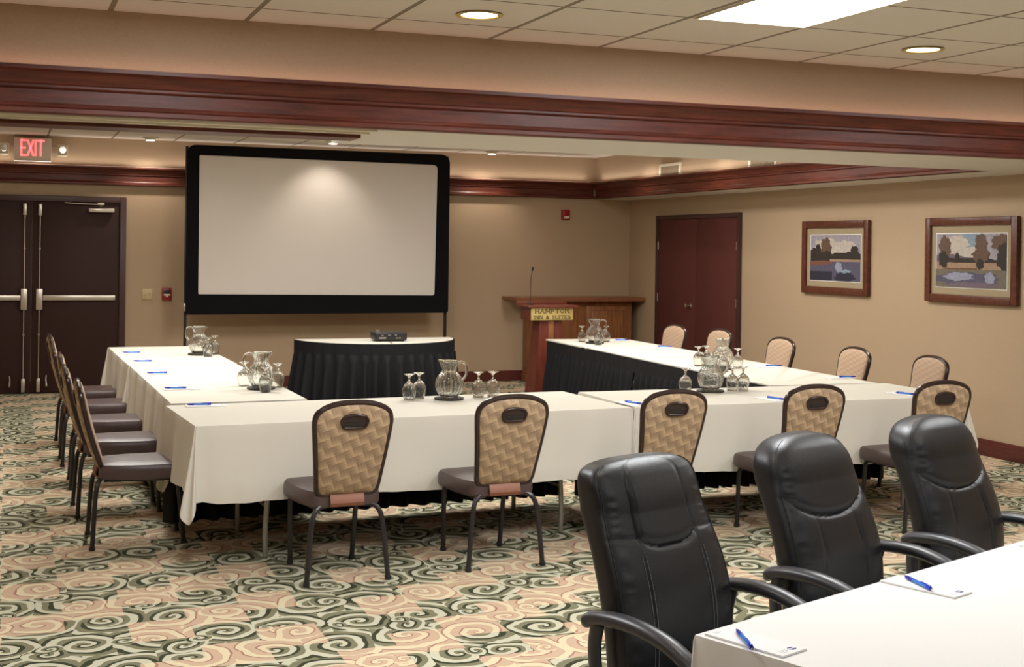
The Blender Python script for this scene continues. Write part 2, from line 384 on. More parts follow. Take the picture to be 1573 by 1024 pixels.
# doors -----------------------------------------------------------
d1 = empty('door_1', None, None); d1['kind'] = 'structure'; d1['label'] = 'dark brown double door with steel push bars'
fr = MB().box(-.74, -.67, 15.53, 15.62, 0, 2.215, .004).box(1.215, 1.285, 15.53, 15.62, 0, 2.215, .004).box(-.67, 1.215, 15.53, 15.62, 2.15, 2.215, .004)
fr.build('door_frame', M['door_frame'], d1)
def leaf(x0, x1, side):
    lf = MB().box(x0, x1, 15.555, 15.598, .01, 2.148, .003).build('door_leaf', M['door'], d1)
    xi = x1-.075 if side < 0 else x0+.075
    MB().tube([(xi, 15.515, 2.0), (xi, 15.515, 1.17)], .006, 8).tube([(xi, 15.515, .94), (xi, 15.515, .17)], .006, 8).tube([(xi, 15.555, 1.62), (xi, 15.515, 1.62)], .012, 8).tube([(xi, 15.555, .66), (xi, 15.515, .66)], .012, 8).build('vertical_rod', M['steel'], lf)
    MB().box(xi-.035, xi+.035, 15.50, 15.554, .935, 1.172, .008).build('latch_case', M['steel'], lf)
    MB().box(xi-.02, xi+.02, 15.50, 15.554, 1.99, 2.12, .006).build('top_latch', M['steel'], lf)
    MB().box(xi-.02, xi+.02, 15.50, 15.554, .02, .17, .006).build('bottom_latch', M['steel'], lf)
    xa, xb = (x0+.06, xi-.035) if side < 0 else (xi+.035, x1-.04)
    MB().box(xa, xb, 15.50, 15.535, 1.04, 1.10, .008).box(xa, xa+.05, 15.535, 15.554, 1.045, 1.095).box(xb-.05, xb, 15.535, 15.554, 1.045, 1.095).build('push_bar', M['steel'], lf)
    xs = xi-.14 if side < 0 else xi+.085
    MB().tube([(xs, 15.554, .20), (xs-.005*side, 15.53, .16), (xs+.0, 15.50, .10), (xs, 15.49, .085)], [.008, .009, .012, .014], 8).build('door_stop', M['steel'], lf)
    return lf
leaf(-.665, .272, -1); l2 = leaf(.282, 1.21, 1)
MB().box(.87, 1.15, 15.49, 15.554, 2.035, 2.085, .01).build('door_closer', M['steel'], l2)
MB().tube([(1.0, 15.52, 2.085), (1.0, 15.50, 2.125), (.72, 15.49, 2.13), (.62, 15.52, 2.14)], .008, 8).box(.96, 1.04, 15.485, 15.525, 2.115, 2.148, .008).build('closer_arm', M['steel'], l2)
d2 = empty('door_2', None, None); d2['kind'] = 'structure'; d2['label'] = 'dark red double door on the right wall'
fr = MB().box(7.66, 7.71, 12.75, 12.80, 0, 2.125, .004).box(7.66, 7.71, 14.72, 14.77, 0, 2.125, .004).box(7.66, 7.71, 12.80, 14.72, 2.075, 2.125, .004)
fr.build('door_frame', M['door_frame'], d2)
la = MB().box(7.675, 7.699, 12.805, 13.758, .01, 2.07, .002).build('door_leaf', M['door_red'], d2)
lb = MB().box(7.675, 7.699, 13.764, 14.715, .01, 2.07, .002).build('door_leaf', M['door_red'], d2)
hz = MB().lathe([(.028, 0), (.028, .006), (.012, .01), (.012, .04), (.025, .05), (.03, .062), (.027, .075), (0, .08)], 16)
ho = hz.build('door_handle', M['chrome'], lb); ho.matrix_local = Matrix.Translation((7.674, 13.86, 1.03)) @ Matrix.Rotation(-PI/2, 4, 'Y')
for y, p in ((12.81, la), (14.71, lb)):
    for z in (.30, 1.1, 1.75): MB().tube([(7.668, y, z-.05), (7.668, y, z+.05)], .007, 8).build('hinge', M['steel'], p)

# ---------------------------------------------------------------- wall things
# stroke letters: units w<=1,h=1
GLY = {
 'H': (.8, [[(0, 0), (0, 1)], [(.8, 0), (.8, 1)], [(0, .5), (.8, .5)]]), 'A': (.84, [[(0, 0), (.42, 1)], [(.84, 0), (.42, 1)], [(.17, .36), (.67, .36)]]),
 'M': (.95, [[(0, 0), (0, 1)], [(0, 1), (.475, .25)], [(.475, .25), (.95, 1)], [(.95, 1), (.95, 0)]]),
 'P': (.62, [[(0, 0), (0, 1)], [(0, 1), (.4, 1), (.6, .88), (.6, .64), (.4, .5), (0, .5)]]), 'T': (.8, [[(.4, 0), (.4, 1)], [(0, 1), (.8, 1)]]),
 'O': (.82, [[(.41, 0), (.14, .12), (0, .5), (.14, .88), (.41, 1), (.68, .88), (.82, .5), (.68, .12), (.41, 0)]]),
 'N': (.8, [[(0, 0), (0, 1)], [(0, 1), (.8, 0)], [(.8, 0), (.8, 1)]]), 'I': (.1, [[(.05, 0), (.05, 1)]]),
 'S': (.6, [[(.56, .84), (.42, .99), (.18, .99), (.03, .84), (.05, .64), (.3, .52), (.55, .4), (.58, .18), (.42, .01), (.18, .01), (.02, .16)]]),
 'U': (.76, [[(0, 1), (0, .28), (.14, .04), (.38, 0), (.62, .04), (.76, .28), (.76, 1)]]),
 'E': (.6, [[(0, 0), (0, 1)], [(0, 1), (.58, 1)], [(0, .5), (.48, .5)], [(0, 0), (.6, 0)]]), 'X': (.72, [[(0, 0), (.72, 1)], [(0, 1), (.72, 0)]]),
 '&': (.8, [[(.78, 0), (.2, .72), (.2, .9), (.36, 1), (.52, .88), (.48, .7), (.1, .38), (.06, .14), (.26, 0), (.5, .06), (.74, .42)]]), ' ': (.35, [])}
def write(mb, text, x0, z0, h, wtot, y, th, serif=0.0, gap=.3, t=.0015, Mx=None):
    W = sum(GLY[c][0]+gap for c in text)-gap; sx = wtot/W; x = x0
    def bar(p, q):
        p = Vector(p); q = Vector(q); d = (q-p).normalized(); n = Vector((-d.y, d.x))*th/2; e = d*th*.35
        poly = [p-e-n, q+e-n, q+e+n, p-e+n]
        f = lambda u, v, k: (Mx @ Vector((u, k, v)))[:] if Mx else (u, k, v)
        mb.prism([(a.x, a.y) for a in poly], f, y-t, y)
    for c in text:
        w, st = GLY[c]
        for s_ in st:
            P = [(x+a*sx, z0+b_*h) for a, b_ in s_]
            for a, b_ in zip(P, P[1:]): bar(a, b_)
            if serif and c not in '&O':
                for e_ in (P[0], P[-1]):
                    if abs(e_[1]-z0) < .03*h or abs(e_[1]-z0-h) < .03*h: bar((e_[0]-serif, e_[1]), (e_[0]+serif, e_[1]))
        x += (w+gap)*sx
    return mb
ex = empty('exit_sign', 'EXIT sign with glowing red letters and two emergency lamps on the wall', 'exit sign', (0, 0, 0))
MB().box(.075, .465, 15.50, 15.598, 2.59, 2.85, .008).build('housing', M['exit_box'], ex)
write(MB(), 'EXIT', .15, 2.655, .165, .235, 15.499, .021, gap=.22, t=.003).build('letters', M['exit_red'], ex, smooth=False)
for xa in (-.09, .525):
    l = MB().box(xa, xa+.115, 15.49, 15.56, 2.655, 2.785, .018, 3).build('emergency_lamp', M['white_pl'], ex)
    lens = MB().lathe([(0, 0), (.035, .002), (.04, .008), (.036, .014)], 20).build('lamp_lens', M['chrome'], l)
    lens.matrix_local = Matrix.Translation((xa+.06, 15.492, 2.73)) @ Matrix.Rotation(PI/2, 4, 'X')
for a_, b_, z_ in ((.46, .54, 2.75), (.46, .54, 2.69), (.02, .08, 2.75)): MB().tube([(a_, 15.55, z_), (b_, 15.55, z_)], .005, 8).build('bracket_rod', M['steel'], ex)
sw = MB().box(1.475, 1.59, 15.588, 15.6, 1.045, 1.17, .003).box(1.505, 1.517, 15.578, 15.59, 1.095, 1.12, .002).box(1.548, 1.56, 15.578, 15.59, 1.095, 1.12, .002)
tag(sw.build('switch_plate', M['ivory']), 'ivory light switch plate beside the red pull station', 'light switch')
pu = empty('fire_pull_station', 'small red fire alarm pull station left of the projection screen', 'fire alarm')
MB().box(1.695, 1.80, 15.55, 15.6, 1.04, 1.18, .006).build('housing', M['redbox'], pu)
MB().box(1.712, 1.783, 15.53, 15.552, 1.092, 1.112, .004).box(1.735, 1.76, 15.535, 15.552, 1.075, 1.10, .003).build('pull_handle', M['white_pl'], pu)
MB().box(1.71, 1.785, 15.547, 15.551, 1.115, 1.16, .001).build('dark_window', M['blackp'], pu)
al = empty('fire_alarm_strobe', 'small red fire alarm strobe high on the back wall', 'fire alarm')
MB().box(6.715, 6.82, 15.55, 15.601, 2.07, 2.20, .006).build('housing', M['redbox'], al)
MB().box(6.735, 6.80, 15.53, 15.551, 2.085, 2.115, .004).build('strobe_lens', M['white_pl'], al)
for (ya, yb, za, zb, lb_) in ((13.26, 13.77, 2.50, 2.70, 'white framed air vent nearer the corner above the right moulding'), (11.26, 11.78, 2.46, 2.66, 'white framed air vent farther from the corner above the right moulding')):
    v = empty('air_vent', lb_, 'air vent', (0, 0, 0))
    MB().box(7.175, 7.2, ya, ya+.03, za, zb).box(7.175, 7.2, yb-.03, yb, za, zb).box(7.175, 7.2, ya+.03, yb-.03, zb-.03, zb).box(7.175, 7.2, ya+.03, yb-.03, za, za+.03).build('vent_frame', M['white_pl'], v, smooth=False)
    g = MB()
    for k in range(22): y = ya+.03+(yb-ya-.06)*(k+.5)/22; g.box(7.182, 7.2, y-.005, y+.004, za+.03, zb-.03)
    g.build('grille', M['grille'], v, smooth=False)

# pictures on the right wall: local x along wall (to the right in view), z up; face -X
def blob(cx, cz, w, h, seed, n=60, amp=.15, wob=5):
    r_ = random.Random(seed); ph = [r_.random()*6.28 for _ in range(4)]
    out = []
    for k in range(n):
        a = 2*PI*k/n; r = 1+amp*(math.sin(wob*a+ph[0])*.5+math.sin((wob+4)*a+ph[1])*.5+math.sin(2*a+ph[2])*.3+math.sin(17*a+ph[3])*.3+r_.uniform(-.22, .22))
        out.append((cx+w*r*math.cos(a)/2, cz+h*r*math.sin(a)/2))
    return out
def picture(y0, y1, z0, z1, label, paint):
    W, H = y1-y0, z1-z0
    p = empty('framed_picture', label, 'picture', (XR, (y0+y1)/2, z0), 0, 'landscape pictures on the right wall')
    # view right = -Y ; local u -> y = -u
    X = lambda u0, u1, a0, a1, b0, b1, r=0: (a0, a1, -u1, -u0, b0, b1, r)
    f = MB(); b_ = .07; tp, bt = -.045, -.001
    for (u0, u1, c0, c1) in ((-W/2, -W/2+b_, 0, H), (W/2-b_, W/2, 0, H), (-W/2+b_, W/2-b_, H-b_, H), (-W/2+b_, W/2-b_, 0, b_)):
        f.box(*X(u0, u1, tp, bt, c0, c1, .008))
    f.build('picture_frame', M['pic_frame'], p)
    MB().box(*X(-W/2+b_, W/2-b_, -.02, -.002, b_, H-b_)).build('mat_board', M['mat_board'], p, smooth=False)
    m = .065; w2, h0, h1 = W/2-b_-m, b_+m, H-b_-m*1.1
    MB().box(*X(-w2-.008, w2+.008, -.0205, -.0195, h0-.008, h1+.008)).build('mat_bevel', M['paper'], p, smooth=False)
    cv = MB(); mats = []; d = -.0206
    def clip(pt): return (max(-w2, min(w2, pt[0])), max(h0, min(h1, pt[1])))
    def S(u, v): return ((u-.5)*2*w2, h0+v*(h1-h0))
    for i, (mk, poly) in enumerate(paint):
        d -= .00035
        if mk not in mats: mats.append(mk)
        cv.cur = mats.index(mk)
        P = [clip(S(u, v)) for u, v in poly]
        cv.add([(d, -u, v) for u, v in P], [tuple(range(len(P)))])
    cv.build('painting', [M[k] for k in mats], p, smooth=False)
R_ = lambda a, b, c, d: [(a, b), (c, b), (c, d), (a, d)]
pa = [('p_sky', R_(0, .4, 1, 1)), ('p_cloud', blob(.35, .75, .5, .35, 3)), ('p_cloud', blob(.72, .72, .4, .3, 5)), ('p_cloud', R_(.2, .45, .9, .68)), ('p_tree2', blob(.75, .52, .7, .22, 4)),
      ('p_tree2', blob(.12, .52, .42, .35, 6)), ('p_tree2', blob(.16, .7, .1, .2, 16)), ('p_tree', blob(.32, .72, .22, .42, 7)), ('p_tree2', blob(.33, .52, .28, .26, 8)), ('p_tree2', blob(.88, .62, .16, .3, 9)), ('p_field', R_(.4, .42, 1, .47)),
      ('p_water', R_(0, 0, 1, .42)), ('p_bank', [(0, .42), (0, .32), (.3, .34), (.5, .40), (.3, .44)]), ('p_dark', R_(0, 0, .45, .2)), ('p_glint', blob(.58, .3, .14, .22, 10)), ('p_blue', blob(.72, .2, .2, .1, 15)), ('p_dark', blob(.7, .08, .4, .2, 11)), ('p_dark', blob(.1, .08, .3, .14, 12))]
pb = [('p_sky', R_(0, .3, 1, 1)), ('p_blue', blob(.5, .9, .26, .34, 2)), ('p_cloud', blob(.3, .82, .34, .3, 3)), ('p_cloud', blob(.42, .62, .6, .26, 13)), ('p_hill', [(0, .4), (0, .6), (.25, .62), (.45, .56), (1, .5), (1, .4)]), ('p_tree2', blob(.5, .5, .9, .1, 4)), ('p_field', R_(0, .33, 1, .46)), ('p_bank', R_(.1, .33, .6, .36)),
      ('p_tree', blob(.13, .75, .17, .42, 6)), ('p_tree2', blob(.11, .52, .15, .3, 21)), ('p_tree2', blob(.31, .55, .06, .2, 22)), ('p_tree', blob(.65, .82, .17, .34, 7)), ('p_tree', blob(.65, .6, .24, .28, 23)), ('p_tree2', blob(.64, .44, .1, .2, 24)), ('p_tree', blob(.93, .84, .26, .3, 8)), ('p_tree2', blob(.97, .58, .2, .5, 25)),
      ('p_grass', R_(0, 0, 1, .33)), ('p_water', blob(.45, .16, .9, .26, 26)), ('p_glint', blob(.34, .2, .42, .15, 27)), ('p_glint', blob(.78, .18, .14, .22, 28)), ('p_hill', blob(.55, .05, .8, .1, 29))]
picture(10.40, 11.51, 1.275, 2.005, 'smaller-looking framed lakeside landscape nearer the dark red door', pa)
picture(8.43, 9.57, 1.27, 2.008, 'framed landscape with tall trees and pond, rightmost on the wall', pb)

# ---------------------------------------------------------------- ceiling lamps
def light(name, kind, loc, energy, color, size=.2, size_y=None, rot=(0, 0, 0), spot=None, blend=.6, shape=None):
    ld = bpy.data.lights.new(name, kind); ld.energy = energy; ld.color = color
    if kind == 'AREA':
        ld.size = size
        if size_y: ld.shape = 'RECTANGLE'; ld.size_y = size_y
        elif shape: ld.shape = shape
    elif kind == 'SPOT': ld.spot_size = spot; ld.spot_blend = blend; ld.shadow_soft_size = size
    else: ld.shadow_soft_size = size
    o = bpy.data.objects.new(name, ld); o.location = loc; o.rotation_euler = rot; C.objects.link(o); return o
WARM = (1.0, .88, .76); WW = (1.0, .97, .91); COOL = (.97, .985, 1.0)
def downlight(x, y, z, label, energy, mat='lamp_on', cone=2.3):
    t = empty('recessed_ceiling_lamp', label, 'ceiling lamp', (x, y, z), 0, 'recessed lamps in the near ceiling' if y < 6 else 'recessed lamps in the raised ceiling')
    MB().lathe([(.088, 0), (.105, -.003), (.108, -.007), (.1, -.010), (.086, -.008), (.082, -.002)], 32, close=True).build('trim_ring', M['brass'], t)
    MB().lathe([(0, -.001), (.08, -.001), (.08, -.004), (0, -.006)], 28).build('lamp_glass', M[mat], t)
    light('downlight_beam', 'SPOT', (x, y, z-.02), energy, WARM, .06, spot=cone, blend=.7)
downlight(1.98, 5.56, ZC, 'round recessed lamp near the middle of the near ceiling', 40)
downlight(4.39, 5.52, ZC, 'round recessed lamp right of the bright ceiling panel', 40)
for x, y in ((-.3, 5.56), (6.8, 5.52), (-.3, 3.1), (1.98, 3.1), (4.39, 3.1), (6.8, 3.1)):
    light('downlight_beam', 'SPOT', (x, y, ZC-.02), 26, WARM, .06, spot=2.3, blend=.7)
downlight(.067, 13.95, ZT, 'recessed lamp at the far left above the exit sign', 20, 'lamp_on')
downlight(2.17, 14.28, ZT, 'unlit-looking recessed lamp above the left of the screen', 4, 'lamp_dim')
def eyeball(x, y, label, energy, tilt=22):
    t = empty('eyeball_ceiling_lamp', label, 'ceiling lamp', (x, y, ZT), 0, 'eyeball lamps aimed at the back wall')
    MB().lathe([(.075, 0), (.09, -.004), (.085, -.012), (.07, -.014)], 28).build('trim_ring', M['white_pl'], t)
    MB().lathe([(.062, -.012), (.060, -.022), (.055, -.030), (.05, -.032)], 28).build('lamp_cup', M['white_pl'], t)
    MB().lathe([(0, -.033), (.048, -.033), (.046, -.037), (0, -.041)], 28).build('lamp_glass', M['lamp_on'], t)
    light('eyeball_beam', 'SPOT', (x, y, ZT-.06), energy, WARM, .04, rot=(math.radians(tilt), 0, 0), spot=1.75, blend=.8)
eyeball(1.505, 15.2, 'eyeball lamp between the exit sign and the screen', 22)
eyeball(3.46, 14.62, 'eyeball lamp shining on the top of the screen', 19, 22)
eyeball(5.60, 15.2, 'eyeball lamp right of the projection screen', 22)
# wall washers of the same row, out of sight behind the beam (right side of raised ceiling)
light('eyeball_beam', 'SPOT', (6.75, 14.0, ZT-.05), 10, WARM, .04, rot=(0, math.radians(-28), 0), spot=1.75, blend=.8)
light('eyeball_beam', 'SPOT', (6.75, 12.3, ZT-.05), 10, WARM, .04, rot=(0, math.radians(-28), 0), spot=1.75, blend=.8)
light('eyeball_beam', 'SPOT', (6.75, 10.4, ZT-.05), 10, WARM, .04, rot=(0, math.radians(-28), 0), spot=1.75, blend=.8)
light('rope_glow', 'AREA', (2.75, 15.53, 2.58), 7, (1, .88, .78), 8.6, .03, rot=(PI, 0, 0))
light('rope_glow', 'AREA', (7.14, 11.9, 2.58), 5, (1, .88, .78), .03, 7.0, rot=(PI, 0, 0))
light('rope_glow', 'AREA', (3.05, 6.155, 2.478), 1.5, (1, .52, .42), 9.0, .03, rot=(PI, 0, 0))
def troffer(x0, x1, y0, y1, z, e, label=None, col=COOL):
    if label:
        t = empty('fluorescent_panel', label, 'ceiling light', ((x0+x1)/2, (y0+y1)/2, z))
        w, d = (x1-x0)/2, (y1-y0)/2
        MB().box(-w, w, -d, -d+.012, -.008, 0).box(-w, w, d-.012, d, -.008, 0).box(-w, -w+.012, -d+.012, d-.012, -.008, 0).box(w-.012, w, -d+.012, d-.012, -.008, 0).build('panel_frame', M['white_pl'], t, smooth=False)
        MB().box(-w+.012, w-.012, -d+.012, d-.012, -.004, -.001).build('lens', M['panel_on'], t, smooth=False)
    light('panel_light', 'AREA', ((x0+x1)/2, (y0+y1)/2, z-.02), e, col, x1-x0-.05, y1-y0-.05)
troffer(2.89, 3.47, 4.03, 5.22, ZC, 46, 'bright rectangular fluorescent panel in the near ceiling')
for cx in (.75, 5.62): troffer(cx-.29, cx+.29, 4.03, 5.22, ZC, 42)
for cx in (.75, 3.18, 5.62): troffer(cx-.29, cx+.29, .6, 1.8, ZC, 12)
for cy in (9.3, 11.6):
    for cx in (.9, 3.3, 5.7): troffer(cx-.3, cx+.3, cy-.6, cy+.6, ZT, 46, None, WW)

# ---------------------------------------------------------------- projection screen
sc = empty('projection_screen', 'large white projection screen with a wide black border on stand poles', 'projection screen', (0, 0, 0))
SY = 15.12
def sp(u, v, y): return (u, y, v)
outer = roundpoly([(1.905, .895), (5.02, .90), (5.02, 2.815), (1.905, 2.815)], [.02, .03, .12, .10], 8)
inner = roundpoly([(2.04, 1.125), (4.845, 1.11), (4.865, 2.685), (2.035, 2.70)], [.015, .03, .06, .015], 8)
MB().prism(inner, sp, SY-.022, SY-.002).build('screen_fabric', M['screen'], sc, ang=30)
n = len(outer); vs = [(u, SY-.03, v) for u, v in outer]+[(u, SY-.03, v) for u, v in inner]+[(u, SY+.01, v) for u, v in outer]+[(u, SY+.01, v) for u, v in inner]
fs = []
for i in range(n):
    j = (i+1) % n; fs += [(i, j, n+j, n+i), (2*n+i, 3*n+i, 3*n+j, 2*n+j), (i, 2*n+i, 2*n+j, j), (n+i, n+j, 3*n+j, 3*n+i)]
bd = MB().add(vs, fs)
bd.build('black_border', M['velour'], sc, ang=30)
for z_ in (2.76, .92): MB().box(1.93, 5.0, SY+.012, SY+.03, z_, z_+.04).build('rear_rail', M['steel'], sc)
for x in (1.905, 5.0):
    pl = MB().box(x-.016, x+.016, SY+.012, SY+.044, .02, 2.80, .004).build('stand_pole', M['blackp'], sc)
    MB().box(x-.02, x+.02, SY-.22, SY+.24, 0, .03, .006).build('foot_bar', M['blackp'], pl)
    MB().box(x-.022, x+.022, SY-.004+.012, SY+.05, .93, 1.02, .004).build('clamp', M['steel'], pl)

# ---------------------------------------------------------------- credenza and lectern
cr_ = empty('wooden_credenza', 'long oak bar cabinet with panelled front in the back corner', 'cabinet', (0, 0, 0))
MB().box(6.20, 7.56, 15.22, 15.575, .10, 1.03, .004).build('body', M['oak'], cr_)
MB().box(6.17, 7.59, 15.19, 15.575, 0, .10, .006).box(6.18, 7.58, 15.20, 15.575, .10, .13, .01).build('plinth', M['oak'], cr_)
tp = [(5.90, 15.58), (7.68, 15.58), (7.68, 15.10), (6.02, 15.10)]
MB().prism([(5.93, 1.03), (7.66, 1.03), (7.68, 1.045), (7.68, 1.08), (5.90, 1.08), (5.90, 1.045)], lambda u, v, t: (u, t, v), 15.08, 15.575).build('countertop', M['oak_top'], cr_)
for k in range(2):
    xa = 6.26+k*.655; pn = MB().box(xa, xa+.585, 15.205, 15.222, .17, .97, .006)
    pn.build('front_panel', M['oak'], cr_)
    MB().box(xa+.06, xa+.525, 15.192, 15.206, .23, .91, .010).build('raised_field', M['oak'], [o for o in cr_.children if o.name.startswith('front_panel')][-1])
MB().box(6.188, 6.202, 15.27, 15.53, .17, .97, .004).build('side_panel', M['oak'], cr_)
le = empty('lectern', 'slim mahogany lectern with brass sign plate and tapered pedestal', 'lectern', (5.47, 13.05, 0))
MB().prism([(-.13, .0), (.13, .0), (.13, .05), (-.13, .05)], lambda u, v, t: (t, u*1.4, v), -.235, .235).build('base', M['mahogany'], le)
ped = MB()
for (z0, z1) in ((.05, .93),):
    w0, w1 = .205, .125; vs = []
    for z, w, d in ((z0, w0, .14), (z1, w1, .10)): vs += [(-w, -d, z), (w, -d, z), (w, d, z), (-w, d, z)]
    ped.add(vs, [(0, 1, 5, 4), (1, 2, 6, 5), (2, 3, 7, 6), (3, 0, 4, 7), (0, 3, 2, 1), (4, 5, 6, 7)])
pd_ = ped.build('pedestal', M['mahogany'], le, smooth=False)
st = MB(); st.add([(-.03, -.146, .06), (.03, -.146, .06), (.03, -.104, .92), (-.03, -.104, .92), (-.03, -.12, .06), (.03, -.12, .06), (.03, -.09, .92), (-.03, -.09, .92)], [(0, 1, 2, 3), (4, 7, 6, 5), (0, 4, 5, 1), (1, 5, 6, 2), (2, 6, 7, 3), (3, 7, 4, 0)])
st.build('center_strip', M['oak'], pd_, smooth=False)
MB().box(-.25, .25, -.13, .15, .925, 1.06, .006).build('head_box', M['mahogany'], le)
MB().box(-.295, .295, -.17, .20, 1.06, 1.085, .006, 2, None).box(-.295, .295, .16, .185, 1.085, 1.11, .004).build('reading_shelf', M['mahogany'], le)
pt = MB().box(-.245, .245, -.138, -.131, .927, 1.058, .002).build('sign_plate', M['brass'], le)
write(MB(), 'HAMPTON', -.195, 1.005, .038, .39, -.139, .0062, serif=.006, gap=.36, t=.002).build('sign_letters', M['letter'], pt, smooth=False)
for w_, x_, l_ in (('INN', -.21, .0957), ('&', -.072, .0316), ('SUITES', .002, .208)): write(MB(), w_, x_, .940, .036, l_, -.139, .0058, serif=.005, gap=.36, t=.002).build('sign_letters', M['letter'], pt, smooth=False)
mc = empty('gooseneck_microphone', 'thin black gooseneck microphone standing on the lectern', 'microphone', (5.275, 13.06, 1.085))
MB().lathe([(0, 0), (.03, 0), (.03, .012), (.01, .02), (0, .02)], 20).build('mount', M['blackp'], mc)
MB().tube([(0, 0, .015), (0, 0, .2), (.004, -.005, .30), (.01, -.02, .37)], .004, 8).build('gooseneck', M['blackp'], mc)
MB().tube([(.01, -.02, .365), (.012, -.026, .385), (.013, -.03, .41)], [.008, .014, .010], 12).build('mic_capsule', M['blackp'], mc)

# ---------------------------------------------------------------- tables
def cloth(name, corners, drops, label, mat, zt=.745, seed=1, amp=.010, flare=.02, cornerflare=.06, group=None):
    """corners counter-clockwise from above; drops per side i (from corner i to i+1)."""
    r_ = random.Random(seed); P = []
    L = len(corners); cs = [Vector(c) for c in corners]
    nrm = []
    for i in range(L):
        d = (cs[(i+1) % L]-cs[i]).normalized(); nrm.append(Vector((d.y, -d.x)))
    pos = 0.0
    for i in range(L):
        a, b_ = cs[i], cs[(i+1) % L]; ln = (b_-a).length; m = max(6, int(ln/.035))
        n0, n1 = nrm[i-1], nrm[i]; d0, d1 = drops[i-1], drops[i]
        for k in range(1, 22):
            t = k/22; nn = (n0*(1-t)+n1*t).normalized(); dd = d0*(1-t)+d1*t
            both = min(d0, d1) > .1; bump_ = math.sin(PI*t)
            if not both: dd = (d0 if t < .5 else d1)
            P.append((a.copy(), nn, dd*(1+(.30*bump_**1.3 if both else 0)), ((cornerflare*bump_**1.2+.028*(math.sin(3*PI*t)*math.sin(PI*t))) if both else 0), pos, 0.0)); pos += .005
        for k in range(m+1):
            q = a.lerp(b_, k/m); edge = min(k/m*ln, (1-k/m)*ln); fold = math.exp(-edge/.12)
            P.append((q, n1, d1, 0.0, pos+k/m*ln, fold))
        pos += ln
    f1, f2, f3 = r_.uniform(20, 26), r_.uniform(9, 13), r_.uniform(33, 40); p1, p2 = r_.random()*6, r_.random()*6
    K = 12; vs = []; n = len(P)
    for k in range(K+1):
        fr_ = k/K
        for (q, nn, dd, cf, s_, fold) in P:
            if dd < .1: dz = min(.012, dd)*min(1, k/2); off = .004
            else:
                rip = (math.sin(f1*s_+p1)*.45+math.sin(f2*s_+p2)*.8+math.sin(f3*s_)*.2*fr_)
                rip += fold*1.6*math.sin(s_*34)
                off = .004*min(1, k)+flare*fr_+cf*fr_+amp*rip*fr_**.9+amp*.6*fr_
                off = max(off, .0035); dz = dd*fr_+.004*rip*fr_
                if k == 1: dz = dd*.03
            vs.append((q.x+nn.x*off, q.y+nn.y*off, zt-dz))
    fs = [tuple(range(n))]
    for k in range(K):
        for i in range(n):
            j = (i+1) % n; fs.append((k*n+i, k*n+j, (k+1)*n+j, (k+1)*n+i))
    mb = MB().add(vs, fs); o = mb.build(name, mat, ang=60)
    return tag(o, label, 'tablecloth', group)
def skirt(path, label, z1=.738, z0=.05, closed=False, seed=3, group=None, outw=1):
    """path runs so that outward is on its right-hand side when outw=1"""
    r_ = random.Random(seed); P = [Vector(p) for p in path]; pts = []; s_ = 0.0
    for a, b_ in zip(P, P[1:]):
        d = b_-a; ln = d.length; m = max(2, int(ln/.010)); nn = Vector((d.y, -d.x)).normalized()*outw
        for k in range(m): pts.append((a+d*(k/m), nn, s_+ln*k/m))
        s_ += ln
    pts.append((P[-1], nn, s_))
    # smooth normals
    N = [p[1] for p in pts]; w = 8
    NN = [sum((N[max(0, min(len(N)-1, i+j))] for j in range(-w, w+1)), Vector((0, 0))).normalized() for i in range(len(N))]
    knots = [0.0]
    while knots[-1] < s_+.2: knots.append(knots[-1]+r_.uniform(.095, .15))
    am = [r_.uniform(.6, 1.2) for _ in knots]
    zs = [z1, z1-.02, z1-.06, z1-.10, z1-.115, z1-.13, z1-.2, z1-.3, z1-.4, z1-.5, z1-.6, (z1+z0)/2*.3+z0*.7, z0]
    zs = sorted(set(z for z in zs if z >= z0), reverse=True); vs = []; n = len(pts)
    import bisect
    for z in zs:
        h = (z1-z)
        for (q, nn_, s0), nv in zip(pts, NN):
            i = max(0, bisect.bisect_right(knots, s0)-1); t = (s0-knots[i])/(knots[i+1]-knots[i])
            if h < .12: o = .010+.007*(1 if t > .12 else t/.12)*(1-t*.5)
            else:
                g = min(1, (h-.12)/.35); pl = (.5-.5*math.cos(2*PI*t**1.35))
                o = .012+(.018+.062*g*am[i])*pl+.006*g*math.sin(s0*41+i)
            vs.append((q.x+nv.x*o, q.y+nv.y*o, z))
    fs = []
    for k in range(len(zs)-1):
        for i in range(n-1): fs.append((k*n+i, k*n+i+1, (k+1)*n+i+1, (k+1)*n+i))
    return tag(MB().add(vs, fs).build('table_skirt', M['skirt'], ang=60), label, 'table skirt', group)
def folding_table(c, rz, L, W, label, group='folding tables under the cream cloths', inset=.42):
    t = empty('folding_table', label, 'table', (c[0], c[1], 0), rz, group)
    MB().box(-L/2+.012, L/2-.012, -W/2+.012, W/2-.012, .715, .741, .004).build('tabletop', M['laminate'], t)
    for sx in (-1, 1):
        xo = sx*(L/2-inset)
        for sy in (-1, 1):
            y = sy*(W/2-.12)
            p = catmull([(xo-sx*.05, y*.9, .712), (xo-sx*.04, y*.92, .60), (xo, y, .44), (xo+sx*.02, y, .2), (xo+sx*.02, y, .006)], 5)
            MB().tube(p, .0145, 10).build('leg', M['tube'], t)
        MB().tube([(xo-sx*.045, -W/2+.19, .62), (xo-sx*.045, W/2-.19, .62)], .010, 8).tube([(xo+sx*.018, -W/2+.13, .28), (xo+sx*.018, W/2-.13, .28)], .009, 8).build('crossbar', M['tube'], t)
        MB().tube([(xo+sx*.0, -.06, .62), (xo-sx*.30, -.06, .71)], .009, 8).tube([(xo, .06, .62), (xo-sx*.3, .06, .71)], .009, 8).build('brace', M['tube'], t)
    return t
